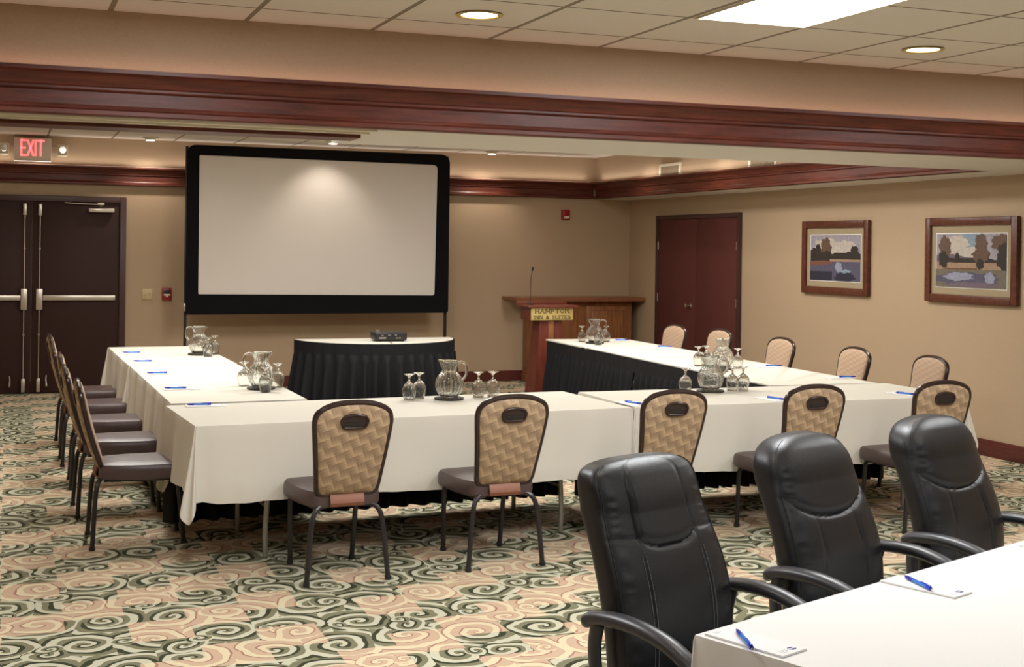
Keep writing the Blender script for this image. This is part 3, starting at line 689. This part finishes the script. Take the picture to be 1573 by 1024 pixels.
def quadtable(near0, near1, W, drops, tlabel, clabel, seed, mat=None, cgroup='cream cloths of the U-shaped table', inset=.42, **kw):
    a, b_ = Vector(near0), Vector(near1); d = (b_-a).normalized(); nrm_ = Vector((-d.y, d.x))
    c = (a+b_)/2+nrm_*W/2; rz = math.atan2(d.y, d.x)
    folding_table(c, rz, (b_-a).length, W, tlabel, inset=inset)
    cs = [a, b_, b_+nrm_*W, a+nrm_*W]
    cloth('tablecloth', [tuple(x) for x in cs], drops, clabel, mat or M['cloth'], seed=seed, group=cgroup, **kw)
    return cs
D = .405
f1 = quadtable((.935, 6.925), (3.51, 7.058), .93, (D, D*.98, .012, D*.9), 'folding table under the front row, left half', 'cream cloth over the left half of the front table row', 1)
f2 = quadtable((3.545, 7.062), (5.97, 7.03), .86, (D, .20, .012, D*.98), 'folding table under the front row, right half', 'cream cloth over the right half of the front table row', 2, cornerflare=.07)
# left row (long sides along Y): near0->near1 runs +Y so W extends to -X ; use reversed so near side is outer (left)
l1 = quadtable((.91, 10.47), (.93, 7.96), .81, (D, D*.95, .012, .38), 'folding table of the left row, nearer the camera', 'cream cloth on the left row table next to the front row', 3, amp=.013)
l2_ = quadtable((.885, 12.40), (.905, 10.50), .82, (D, .38, .012, D), 'folding table of the left row, by the double door', 'cream cloth on the left row table nearest the double door', 4, amp=.013)
# right row: outer side is +X
r1 = quadtable((5.925, 7.92), (6.035, 10.24), .87, (.2, .012, .012, .012), 'folding table of the right row, nearer the camera', 'cream cloth on the right row table next to the front row', 5, inset=.55)
r2 = quadtable((6.037, 10.26), (6.15, 12.58), .87, (.2, .012, .012, .012), 'folding table of the right row, by the lectern', 'cream cloth on the right row table nearest the lectern', 6, inset=.2)
SG = 'black pleated table skirts'
skirt([tuple(f2[2]), tuple(f2[3])], 'black pleated skirt behind the right half of the front row', seed=11, group=SG, outw=1)
skirt([tuple(f1[2]), tuple(f1[3])], 'black pleated skirt behind the left half of the front row', seed=12, group=SG, outw=1)
skirt([tuple(l1[3]-Vector((0, 0))), tuple(l1[2])], 'black pleated skirt inside the left row, nearer the camera', seed=13, group=SG, outw=-1)
skirt([tuple(l2_[3]), tuple(l2_[2])], 'black pleated skirt inside the left row, by the double door', seed=14, group=SG, outw=-1)
skirt([tuple(r2[2]+Vector((.02, 0))), tuple(r2[3])], 'black pleated skirt along the right row, half nearest the lectern', seed=15, group=SG, outw=1)
skirt([tuple(r1[2]+(r1[2]-r1[3]).normalized()*.03), tuple(r1[3])], 'black pleated skirt along the right row, half nearest the front row', seed=16, group=SG, outw=1)
# half-round table
hr = empty('half_round_table', 'half-round table with white top carrying the projector', 'table', (3.56, 13.12, 0))
arc = [(-.82*math.cos(PI*k/40), -.80*math.sin(PI*k/40)) for k in range(41)]
MB().prism(arc, lambda u, v, t: (u, v, t), .715, .741).build('tabletop', M['laminate'], hr)
for x, y in ((-.55, -.08), (.55, -.08), (0, -.55)): MB().tube([(x, y, .715), (x, y, .004)], .015, 10).build('leg', M['tube'], hr)
cl = MB().prism([(u*1.003, v*1.003+.001) for u, v in arc], lambda u, v, t: (3.56+u, 13.12+v, t), .7415, .745)
tag(cl.build('tablecloth', M['cloth']), 'white cloth on the half-round projector table', 'tablecloth')
skirt([(3.56+u, 13.12+v) for u, v in arc], z1=.742, label='black pleated skirt around the half-round projector table', seed=17, group=SG, outw=1)
for o in list(C.objects):
    pass
# projector
pj = empty('projector', 'black digital projector on the half-round table', 'projector', (3.60, 12.70, .745), math.radians(-4))
MB().box(-.165, .165, -.11, .12, .012, .095, .014, 3).build('body', M['blackp'], pj)
MB().tube([(.0, .121, .05), (.0, .135, .05)], .03, 20).build('lens', M['glass'], pj)
MB().box(-.12, -.05, -.113, -.109, .03, .045).box(-.10, -.075, -.113, -.109, .058, .066).box(-.03, .0, -.113, -.109, .06, .068).box(.05, .07, -.113, -.109, .032, .042).box(.08, .10, -.113, -.109, .032, .042).box(.04, .06, -.113, -.109, .06, .07).build('rear_ports', M['steel'], pj, smooth=False)
MB().lathe([(0, .095), (.03, .095), (.028, .108), (.012, .114), (0, .114)], 16, (-.11, .02, 0)).build('focus_dial', M['chrome'], pj)
for x in (-.13, .13): MB().lathe([(0, 0), (.012, 0), (.012, .014), (0, .014)], 12, (x, -.08, 0)).build('foot', M['blackp'], pj)
MB().tube(catmull([(-.02, -.11, .04), (-.02, -.15, .02), (-.03, -.2, .006), (-.035, -.26, .005), (-.04, -.36, .005)], 6), .003, 6).build('power_cable', M['blackp'], pj)

# ---------------------------------------------------------------- banquet chair
def make_banquet():
    t = empty('banquet_chair', 'x', 'chair', group='banquet chairs around the U-shaped table')
    # back plane: v along height
    zb, H, yb, rec = .445, .466, -.205, .125
    def bp(u, v, w):            # w along outward normal (rear = negative)
        u *= .935; v *= .961
        L = math.hypot(H, rec); ny, nz = H/L, rec/L
        curve = -.012*math.sin(PI*min(1, max(0, v/H)))
        return (u, yb-rec*(v/H)+w*ny+curve, zb+v+w*nz)
    half = [(0, 0), (.10, 0), (.145, .004), (.163, .03), (.170, .08), (.182, .18), (.194, .28), (.203, .36), (.204, .395), (.194, .43), (.165, .455), (.11, .475), (.055, .4835)]
    out = half[1:]+[(0, .4855)]+[(-u, v) for u, v in reversed(half[1:])]
    out = [tuple(p) for p in catmull(out, 4, True)]
    sc_ = lambda k: [((u)*k, .243+(v-.243)*k) for u, v in out]
    n = len(out)
    def pad(sgn):
        rings = [(1.0, 0), (.985, .012), (.95, .020), (.88, .024), (.7, .027), (.4, .029)]
        vs = []; fs = []
        for k, w in rings: vs += [bp(u*k, .243+(v-.243)*k, sgn*w) for u, v in out]
        for i in range(len(rings)-1):
            for j in range(n): j2 = (j+1) % n; fs.append((i*n+j, i*n+j2, (i+1)*n+j2, (i+1)*n+j))
        fs.append(tuple((len(rings)-1)*n+j for j in range(n))); return MB().add(vs, fs)
    pad(-1).build('backrest_rear_panel', M['weave_back'], t)
    pad(1).build('backrest_front_pad', M['weave_front'], t)
    MB().loop_tube([bp(u*1.02, .243+(v-.243)*1.015, 0) for u, v in out], .0155, 10).build('back_frame', M['frame'], t)
    hp = roundpoly([(-.058, .366), (.058, .366), (.074, .402), (.060, .426), (0, .438), (-.060, .426), (-.074, .402)], [.010, .010, .008, .014, .03, .014, .008], 4)
    hh = MB().loop_tube([bp(u, v, -.030) for u, v in hp], .008, 8).build('hand_hold', M['frame'], t)
    hi = [(u*.93, .404+(v-.404)*.9) for u, v in hp]
    MB().prism(hi, lambda u, v, k: bp(u, v, k), -.031, -.026).build('grip_recess', M['handle_in'], hh, ang=30)
    g2 = roundpoly([(-.044, .380), (.044, .380), (.050, .398), (-.050, .398)], .006, 4)
    MB().prism(g2, lambda u, v, k: bp(u, v, k), -.034, -.030).build('grip_slot', M['blackp'], hh, ang=30)
    # seat
    so = [(-.17, -.20), (-.215, -.05), (-.226, .10), (-.222, .20), (-.19, .245), (-.1, .256), (.1, .256), (.19, .245), (.222, .20), (.226, .10), (.215, -.05), (.17, -.20), (.09, -.215), (-.09, -.215)]
    so = [tuple(p) for p in catmull(so, 4, True)]; n = len(so); vs = []; fs = []
    prof = [(.93, .376), (.985, .382), (1.0, .395), (1.0, .430), (.985, .447), (.95, .458), (.85, .464), (.5, .468)]
    for k, z in prof: vs += [(u*k, v*k, z) for u, v in so]
    for i in range(len(prof)-1):
        for j in range(n): j2 = (j+1) % n; fs.append((i*n+j, i*n+j2, (i+1)*n+j2, (i+1)*n+j))
    fs += [tuple(range(n)), tuple((len(prof)-1)*n+j for j in range(n))]
    MB().add(vs, fs).build('seat', M['vinyl'], t)
    for s_ in (-1, 1):
        p = catmull([(s_*.10, -.19, .382), (s_*.135, -.205, .382), (s_*.165, -.222, .360), (s_*.182, -.234, .31), (s_*.195, -.242, .2), (s_*.212, -.252, .004)], 6)
        lg = MB().tube(p, .0135, 10).build('leg', M['legm'], t)
        MB().lathe([(0, 0), (.017, 0), (.017, .02), (.014, .022), (0, .022)], 12, (s_*.212, -.252, 0)).build('foot_glide', M['blackp'], lg)
        p = catmull([(s_*.185, .13, .378), (s_*.185, .17, .376), (s_*.182, .20, .355), (s_*.180, .214, .30), (s_*.175, .23, .15), (s_*.170, .245, .004)], 6)
        lg = MB().tube(p, .0135, 10).build('leg', M['legm'], t)
        MB().lathe([(0, 0), (.017, 0), (.017, .02), (.014, .022), (0, .022)], 12, (s_*.170, .245, 0)).build('foot_glide', M['blackp'], lg)
    for s_ in (-1, 1): MB().tube([(s_*.185, .13, .372), (s_*.15, -.19, .372)], .010, 8).build('seat_rail', M['legm'], t)
    # copper bracket: curved strap from seat underside up into the back
    br = [(-.235, .385), (-.238, .40), (-.222, .445), (-.205, .46), (-.195, .46), (-.212, .44), (-.228, .402), (-.226, .393), (-.20, .386), (-.16, .386), (-.16, .378), (-.21, .377)]
    MB().prism(br, lambda u, v, k: (k, u, v), -.088, .088).build('back_bracket', M['copper'], t, ang=30)
    return t
bc = make_banquet(); used = [False]
def chair(x, y, rz, label):
    rz = math.radians(rz)
    if not used[0]:
        used[0] = True; bc.location = (x, y, 0); bc.rotation_euler = (0, 0, rz); bc['label'] = label; return
    dup(bc, (x, y, 0), rz, label)
for (x, y, r, l) in ((1.61, 6.665, 2.5, 'leftmost seen from behind'), (2.475, 6.70, 2, 'second from the left'), (3.43, 6.70, 2, 'middle of the five'),
                     (4.38, 6.745, 0, 'fourth from the left'), (5.30, 6.745, -2, 'rightmost seen from behind')):
    chair(x, y, r, 'tan woven-back banquet chair at the front tables, '+l)
for (x, y, r, l) in ((.715, 7.74, -90, 'nearest the camera'), (.68, 8.66, -89, 'second nearest the camera'), (.69, 9.63, -91, 'middle one of five'), (.67, 10.62, -90, 'second from the double door'), (.68, 11.60, -88, 'nearest the double door')):
    chair(x, y, r, 'brown-seated banquet chair along the left row, '+l)
for (x, y, r, l) in ((6.14, 11.95, 96, 'nearest the corner'), (6.24, 11.22, 94, 'half hidden behind a water pitcher'), (6.16, 10.02, 92, 'middle one of five'), (6.12, 8.89, 90, 'second nearest the camera'), (6.17, 8.03, 88, 'nearest the camera')):
    chair(x, y, r, 'tan-backed banquet chair facing us across the right row, '+l)

# ---------------------------------------------------------------- glassware, pads, pens
def make_pitcher():
    t = empty('water_pitcher', 'x', 'pitcher', group='glass water pitchers')
    out = [(.0, .004), (.045, .002), (.056, .008), (.072, .03), (.083, .06), (.086, .085), (.080, .112), (.066, .138), (.052, .155), (.045, .168), (.045, .182), (.052, .202), (.058, .222), (.0595, .228)]
    inn = [(.056, .228), (.0485, .203), (.041, .182), (.041, .168), (.048, .152), (.062, .134), (.0755, .11), (.081, .085), (.078, .06), (.067, .032), (.05, .014), (0, .012)]
    po = [p[:2] for p in catmull([(a, b_) for a, b_ in out], 3)]; pi = [p[:2] for p in catmull(inn, 3)]
    prof = po+pi; nn = 90; vs = []; fs = []
    for (r, z) in prof:
        for k in range(nn):
            a = 2*PI*k/nn; rr = max(r, 0)*(1+(.030*math.cos(18*a) if .02 < z < .2 else .012*math.cos(18*a)))
            sp_ = math.exp(-((a-PI if a > 0 else 0)/.35)**2)*max(0, (z-.18)/.05)
            x = rr*math.cos(a)-.02*sp_; y = rr*math.sin(a); vs.append((x, y, z+.006*sp_*(1 if z > .2 else 0)))
    m = len(prof)
    for i in range(m-1):
        for k in range(nn): k2 = (k+1) % nn; fs.append((i*nn+k, i*nn+k2, (i+1)*nn+k2, (i+1)*nn+k))
    MB().add(vs, fs).build('glass_body', M['glass'], t, ang=80)
    MB().tube(catmull([(.054, 0, .212), (.075, 0, .222), (.104, 0, .212), (.114, 0, .18), (.108, 0, .14), (.09, 0, .115), (.080, 0, .108)], 6), .0075, 10, sx=1.3).build('handle', M['glass'], t)
    return t
def make_goblet():
    t = empty('water_goblet', 'x', 'glass', group='upside-down water goblets')
    # upturned: rim at z=0, foot on top
    out = [(.033, 0), (.039, .03), (.0435, .055), (.042, .075), (.032, .095), (.016, .108), (.008, .116), (.0065, .128), (.008, .140), (.016, .150), (.033, .158), (.0345, .161), (0, .163)]
    inn = [(.0, .104), (.014, .102), (.030, .091), (.0395, .073), (.041, .055), (.0367, .03), (.0312, 0)]
    prof = [p[:2] for p in catmull([(max(a, 0), b_) for a, b_ in inn+out], 2)]
    nn = 40; vs = []; fs = []
    for (r, z) in prof:
        for k in range(nn):
            a = 2*PI*k/nn; rr = max(r, 0)*(1+.03*math.cos(10*a)*(1 if z > .07 else .1)); vs.append((rr*math.cos(a), rr*math.sin(a), z))
    for i in range(len(prof)-1):
        for k in range(nn): k2 = (k+1) % nn; fs.append((i*nn+k, i*nn+k2, (i+1)*nn+k2, (i+1)*nn+k))
    MB().add(vs, fs).build('goblet_glass', M['glass'], t, ang=80)
    return t
pit = make_pitcher(); gob = make_goblet(); up, ug = [0], [0]
TZ = .7455
def place(proto, flag, x, y, z, rz, label):
    if not flag[0]:
        flag[0] = 1; proto.location = (x, y, z); proto.rotation_euler = (0, 0, rz); proto['label'] = label; return
    dup(proto, (x, y, z), rz, label)
sets = [
 ('the far left table by the double door', (1.553, 11.40), 160, [((1.60, 11.20), 'in front of the pitcher'), ((1.686, 11.41), 'right of the pitcher')]),
 ('the left row near its inner edge', (1.575, 8.60), 165, [((1.50, 8.82), 'behind and left of the pitcher'), ((1.57, 8.42), 'directly before the pitcher'), ((1.697, 8.665), 'right of the pitcher')]),
 ('the middle of the front row', (2.585, 7.73), -40, [((2.335, 7.76), 'leftmost, left of the pitcher'), ((2.42, 7.83), 'just left of the pitcher'), ((2.80, 7.79), 'just right of the pitcher'), ((2.90, 7.80), 'farthest right of the pitcher')]),
 ('the right half of the front row', (4.42, 7.70), -25, [((4.24, 7.72), 'alone left of the pitcher'), ((4.60, 7.72), 'just right of the pitcher'), ((4.69, 7.73), 'farthest right of the pitcher')]),
 ('the right row behind another pitcher', (5.36, 9.15), 60, [((5.31, 9.45), 'left and behind'), ((5.41, 9.50), 'second from left, behind'), ((5.26, 8.96), 'in front of the pitcher'), ((5.53, 9.20), 'right of the pitcher')]),
 ('the right row end near the lectern', (5.53, 11.95), -20, [((5.50, 12.2), 'left of the pitcher'), ((5.49, 11.78), 'in front of the pitcher'), ((5.75, 12.15), 'right of the pitcher')])]
for i, (wh, (jx, jy), hd, gl) in enumerate(sets):
    c = MB().lathe([(0, 0), (.088, 0), (.092, .004), (.092, .012), (.086, .015), (0, .013)], 32).build('coaster', M['coaster'])
    c.location = (jx, jy, TZ); tag(c, 'round black coaster under the pitcher on '+wh, 'coaster', 'round black coasters')
    place(pit, up, jx, jy, TZ+.0135, math.radians(hd), 'clear ribbed glass pitcher on '+wh)
    for (gx, gy), w in gl:
        place(gob, ug, gx, gy, TZ+.0005, rnd.random()*3, 'upside-down goblet on '+wh+', '+w)
def make_pad():
    t = empty('notepad', 'x', 'notepad', group='small white notepads')
    MB().box(-.0475, .0475, -.1175, .1175, 0, .005, .0006, 1).build('paper_block', M['paper'], t)
    lg = MB(); oc = [(.0105*math.cos(PI/8+k*PI/4)*1.25, .0105*math.sin(PI/8+k*PI/4)) for k in range(8)]
    lg.prism([(u+.018, v-.095) for u, v in oc], lambda u, v, k: (u, v, k), .0049, .0053)
    lo = lg.build('logo', M['ink'], t, smooth=False)
    MB().box(.009, .0125, -.0995, -.0905, .0052, .0055).box(.0235, .027, -.0995, -.0905, .0052, .0055).box(.0125, .0235, -.0962, -.0938, .0052, .0055).build('logo_band', M['paper'], lo, smooth=False)
    tx = MB()
    for k, w in enumerate((.022, .03, .026)): tx.box(-.028, -.028+w, -.104+k*.006, -.1025+k*.006, .0049, .0052)
    for k, w in enumerate((.02, .026, .018)): tx.box(-.03, -.03+w, .095+k*.005, .0962+k*.005, .0049, .0052)
    tx.build('printed_lines', M['inkgrey'], t, smooth=False)
    return t
def make_pen():
    t = empty('ballpoint_pen', 'x', 'pen', group='blue ballpoint pens')
    z = .0052
    MB().tube([(0, -.025, z), (0, .045, z)], .0049, 12).build('barrel', M['pen_clear'], t)
    MB().tube([(0, -.060, z), (0, -.055, z), (0, -.04, z), (0, -.025, z)], [.0032, .0046, .0052, .0052], 12).build('grip', M['pen_dk'], t)
    MB().tube([(0, -.072, z), (0, -.068, z), (0, -.060, z)], [.0007, .0016, .0034], 10).build('tip', M['chrome'], t)
    MB().tube([(0, .045, z), (0, .062, z)], [.0051, .0046], 12).build('cap_ring', M['pen'], t)
    MB().tube([(0, .062, z), (0, .072, z)], .0025, 10).build('click_button', M['chrome'], t)
    MB().box(-.0022, .0022, .015, .062, z+.0052, z+.0068, .0006).box(-.0022, .0022, .056, .062, z+.003, z+.006).build('clip', M['pen'], t)
    return t
pad = make_pad(); pen = make_pen(); pen.scale = (1.12, 1.12, 1.12); upad, upen = [0], [0]
def padpen(x, y, rz, px, py, prz, where, haspen=True):
    place(pad, upad, x, y, TZ, math.radians(rz), 'white notepad '+where)
    if haspen: place(pen, upen, px, py, TZ+.0055, math.radians(prz), 'blue pen on the notepad '+where)
NT_ = math.degrees(math.atan2(.352, .936))
padpen(1.700, 2.733, 20.6, 1.672, 2.735, 163, 'at the near corner of the foreground table')
padpen(2.440, 3.028, 20.6, 2.428, 3.045, 171, 'in front of the middle black armchair')
padpen(3.165, 3.27, 20.6, 3.18, 3.28, 170, 'at the right edge of the picture on the foreground table')
for y, px, l in ((11.66, 1.02, 'fifth along the left row, nearest the double door'), (10.78, 1.03, 'fourth along the left row'), (9.77, 1.035, 'third along the left row'), (8.72, 1.04, 'second along the left row'), (7.79, 1.065, 'at the left corner of the front row')):
    padpen(px+.04, y-.01, 90, px, y, -100-rnd.random()*6, l)
for x, y, l in ((5.98, 12.25, 'at the end of the right row nearest the lectern'), (6.0, 11.34, 'second from the lectern on the right row'), (5.89, 9.23, 'middle of the right row'), (5.93, 8.28, 'on the right row nearest the front row')):
    padpen(x-.06, y, -88, x, y, 75+rnd.random()*14, l)
padpen(5.62, 7.23, 5, 5.62, 7.19, 30, 'at the right end of the front row')
padpen(4.57, 7.20, 3, 4.60, 7.18, 20, 'behind the fourth chair back of the front row')
padpen(3.58, 7.22, 2, 3.60, 7.20, 20, 'behind the middle chair back of the front row')

# ---------------------------------------------------------------- foreground table and executive chairs
A = Vector((1.598, 2.835)); dl = Vector((.936, .352)).normalized(); dn = Vector((dl.y, -dl.x))
Ln, Wn = 2.44, 1.0
c = A+dl*Ln/2+dn*Wn/2
folding_table(c, math.atan2(dl.y, dl.x), Ln, Wn, 'folding table under the white cloth in the foreground', 'foreground table')
cs = [A+dn*Wn, A+dn*Wn+dl*Ln, A+dl*Ln, A]
cloth('tablecloth', [tuple(x) for x in cs], (.4, .4, .4, .4), 'smooth white cloth on the foreground table', M['cloth_white'], seed=9, amp=.006, flare=.012, cornerflare=.035)

def make_exec(style, label):
    t = empty('executive_chair', label, 'office chair')
    NF, NB, NV = 84, 28, 150; z0, z1 = .46, 1.074
    vk = .885 if style == 1 else .80
    def spine(v):    # y (forward +), z
        return (-.02-.155*v**1.2+.035*math.sin(PI*min(1, v*1.3)), z0+(z1-z0)*v)
    def halfw(v):
        w = (.236 if style == 1 else .243)+.018*math.sin(PI*min(1, v/.8))-.014*v
        if v > vk:
            q = (v-vk)/(1-vk)
            w *= (1-q**2.6)**(1/2.6) if style == 2 else (.30*(1-q**2)**.5+.70*(1-q**6)**(1/3.0))
        if v < .08: w *= .94+.75*v
        return max(w, .002)
    def halft(v):
        h = .054+.010*math.sin(PI*v)+.012*math.exp(-((v-.82)/.12)**2)
        if v > .93: h *= .35+.65*math.sqrt(max(0.0, 1-((v-.93)/.07)**2))
        if v < .05: h *= .6+8*v
        return h
    def seam(u):    # height fraction of the seam under the headrest
        au = min(1, abs(u))
        if style == 1: return .665-.055*max(0, 1-(au/.54)**3.5)
        return .70-.115*(1-min(1, au/.92)**2.4)
    def vert(v): return .52-.04*max(0, v-.6) if style == 1 else .40+.16*(.6-v)
    G = lambda d, w: math.exp(-(d/w)**2)
    vs = []; fl = []; NU = NF+NB
    sect = []
    for k in range(NF):
        u = math.sin(-PI/2+PI*(k+.5)/NF*1.0); sect.append((-u, (1-abs(u)**3.4)**(1/3.4), 1))
    for k in range(NB):
        u = math.sin(-PI/2+PI*(k+.5)/NB); sect.append((u, -(1-abs(u)**4)**(1/4), -1))
    for i in range(NV+1):
        q = i/NV; v = q*.8/.62 if q < .62 else .8+.2*(1-(1-(q-.62)/.38)**1.7)
        y, z = spine(v); a = halfw(v); b_ = halft(v)
        for (u, sy_, side) in sect:
            x = a*u; yy = b_*sy_; d = 0.0
            if side > 0:
                s0 = seam(u); vv = vert(v); au = abs(u); endf = max(0, 1-au**6); topf = max(0, 1-((v-s0)/(1.001-s0))**6) if v > s0 else 1
                if v > s0:
                    inner = 1 if style == 2 else min(1, max(0, (vv-au)/.06))
                    d += (.014 if style == 2 else .010)*(1-G(v-s0, .03))*endf*topf*(inner if style == 1 else 1)
                    if style == 1: d -= .006*G(au-vv, .016)*topf
                else:
                    d += .003*(1-G(v-s0, .015))*endf-.005*G(au-vv, .014)
                    if style == 2: d += .004*min(1, max(0, (au-vv)/.1))*endf*(1-G(v-s0, .03))
                d -= .007*G(v-s0, .0055)*endf
                d += .0011*math.sin(v*120+4*math.sin(v*17)+(2 if u > 0 else 0))*G(au-.82, .07)*topf
            vs.append((x, y+yy+d, z)); fl.append((u, v, side))
    faces_h, faces_b = [], []
    for i in range(NV):
        for k in range(NU):
            k2 = (k+1) % NU; f = (i*NU+k, i*NU+k2, (i+1)*NU+k2, (i+1)*NU+k)
            u, v, s_ = fl[i*NU+k]
            (faces_h if (s_ > 0 and v >= seam(u)-.002 and k < NF-1) else faces_b).append(f)
    faces_b.append(tuple(range(NU))); faces_b.append(tuple(NV*NU+k for k in range(NU)))
    def sub(fs, name):
        ids = sorted(set(i for f in fs for i in f)); mp = {j: n_ for n_, j in enumerate(ids)}
        return MB().add([vs[j] for j in ids], [tuple(mp[j] for j in f) for f in fs]).build(name, M['leather'], t, ang=75)
    back = sub(faces_b, 'backrest'); sub(faces_h, 'head_cushion')
    for s_ in (-1, 1):
        pts = []
        for i in range(8, 141, 2):
            q = i/NV; v = q*.8/.62 if q < .62 else .8+.2*(1-(1-(q-.62)/.38)**1.7)
            if v > .985: break
            y, z = spine(v); a = halfw(v); b_ = halft(v); u = .94
            pts.append((s_*a*u, y+b_*(1-u**3.4)**(1/3.4)+.0012, z))
        MB().tube(pts, .0020, 6).build('piping', M['leather'], back)
    if style == 1:
        for s_ in (-1, 1):
            for off in (-.030, .030):
                st_ = MB()
                for i in range(36):
                    v = .06+.53*i/36; y, z = spine(v); a = halfw(v); b_ = halft(v); u = s_*(vert(v)+off)
                    st_.box(u*a-.0009, u*a+.0009, y+b_*(1-abs(u)**3.4)**(1/3.4)+.001, y+b_*(1-abs(u)**3.4)**(1/3.4)+.0042, z-.0042, z+.0042)
                st_.build('stitching', M['thread'], back, smooth=False)
    # seat
    so = roundpoly([(-.24, -.02), (.24, -.02), (.255, .20), (.23, .38), (-.23, .38), (-.255, .20)], [.04, .04, .1, .09, .09, .1], 6); n = len(so); sv = []; sf_ = []
    pr_ = [(.95, .39), (1, .41), (1, .46), (.97, .485), (.90, .497), (.6, .505)]
    for k, z in pr_: sv += [(u*k, .22+(v-.22)*k, z) for u, v in so]
    for i in range(len(pr_)-1):
        for j in range(n): j2 = (j+1) % n; sf_.append((i*n+j, i*n+j2, (i+1)*n+j2, (i+1)*n+j))
    sf_ += [tuple(range(n)), tuple((len(pr_)-1)*n+j for j in range(n))]
    MB().add(sv, sf_).build('seat', M['leather'], t)
    for s_ in (-1, 1):
        xa = s_*.292
        p = catmull([(xa, -.075, .640), (xa, -.06, .660), (xa, -.02, .672), (xa, .06, .678), (xa, .15, .672), (xa*.99, .24, .648), (xa*.98, .32, .600), (xa*.97, .36, .53), (xa*.96, .35, .46), (xa*.92, .29, .41), (xa*.8, .22, .385)], 6)
        rr = [.014+.014*min(1, i/5) for i in range(len(p))]; m_ = len(p)
        rr = [r if i < m_*.55 else .028-.010*(i-m_*.55)/(m_*.45) for i, r in enumerate(rr)]
        am_ = MB().tube(p, [r*.74 for r in rr], 14, sx=1.45).build('armrest', M['armm'], t)
        p = catmull([(xa, -.03, .655), (xa*.99, -.045, .58), (xa*.97, -.03, .48), (xa*.92, .03, .41), (xa*.75, .1, .385)], 6)
        MB().tube(p, .015, 12, sx=1.5).build('arm_support', M['armm'], am_)
    MB().box(-.13, .13, .06, .34, .345, .392, .01).build('seat_plate', M['blackp'], t)
    MB().tube([(0, .2, .35), (0, .2, .11)], [.026, .026], 16).tube([(0, .2, .35), (0, .2, .22)], .034, 16).build('gas_column', M['blackp'], t)
    for k in range(5):
        a = k*2*PI/5+.3; ca, sa = math.cos(a), math.sin(a)
        lg = MB().tube([(0, .2, .115), (ca*.14, .2+sa*.14, .105), (ca*.29, .2+sa*.29, .075)], [.03, .025, .016], 10).build('base_leg', M['blackp'], t)
        cc = Vector((ca*.29, .2+sa*.29, .0)); w = Vector((-sa, ca, 0))
        q = MB()
        for s_ in (-1, 1): q.tube([tuple(cc+w*s_*.010+Vector((0, 0, .028))), tuple(cc+w*s_*.026+Vector((0, 0, .028)))], .028, 14)
        q.tube([tuple(cc+Vector((0, 0, .02))), tuple(cc+Vector((0, 0, .07)))], .008, 8); q.build('caster', M['blackp'], lg)
    return t
fa = math.atan2(-.936, .352)-PI/2
for (x, y, st_, l, dr) in ((1.827, 3.365, 1, 'black leather armchair with stitched back panel, nearest the camera', 0), (2.592, 3.655, 2, 'black leather armchair, middle of the three at the foreground table', 1), (3.347, 3.928, 2, 'black leather armchair, farthest right of the three', -1)):
    e_ = make_exec(st_, l); e_.location = (x, y, 0); e_.rotation_euler = (0, 0, fa+math.radians(dr)); e_['group'] = 'black leather armchairs'

# ---------------------------------------------------------------- world, camera, view
w = bpy.data.worlds.new('world'); bpy.context.scene.world = w; w.use_nodes = True
w.node_tree.nodes['Background'].inputs[0].default_value = (1, .95, .9, 1); w.node_tree.nodes['Background'].inputs[1].default_value = 0.02
yaw, rol = .3693, -.0129
fwd = Vector((math.sin(yaw), math.cos(yaw), 0)); rgt = Vector((math.cos(yaw), -math.sin(yaw), 0)); dwn = Vector((0, 0, -1))
cr, sr = math.cos(rol), math.sin(rol)
R0 = rgt*cr+dwn*sr; D0 = rgt*(-sr)+dwn*cr
cam = bpy.data.cameras.new('camera'); co = bpy.data.objects.new('camera', cam); C.objects.link(co)
cam.sensor_width = 36; cam.lens = 2010*36/1573; cam.shift_y = -(512-381.3)/1573; cam.clip_start = .05; cam.clip_end = 100
m = Matrix.Identity(4)
for i in range(3): m[i][0] = R0[i]; m[i][1] = -D0[i]; m[i][2] = -fwd[i]
m[0][3], m[1][3], m[2][3] = 0, 0, 1.69
co.matrix_world = m
s = bpy.context.scene; s.camera = co
s.view_settings.view_transform = 'Standard'; s.view_settings.look = 'None'; s.view_settings.gamma = 1; s.view_settings.exposure = 0.12; s.view_settings.use_curve_mapping = False
s.cycles.max_bounces = 10; s.cycles.transmission_bounces = 10; s.cycles.glossy_bounces = 4; s.cycles.diffuse_bounces = 5
s.cycles.sample_clamp_indirect = 4.0; s.cycles.caustics_refractive = False; s.cycles.caustics_reflective = False
s.cycles.use_denoising = True
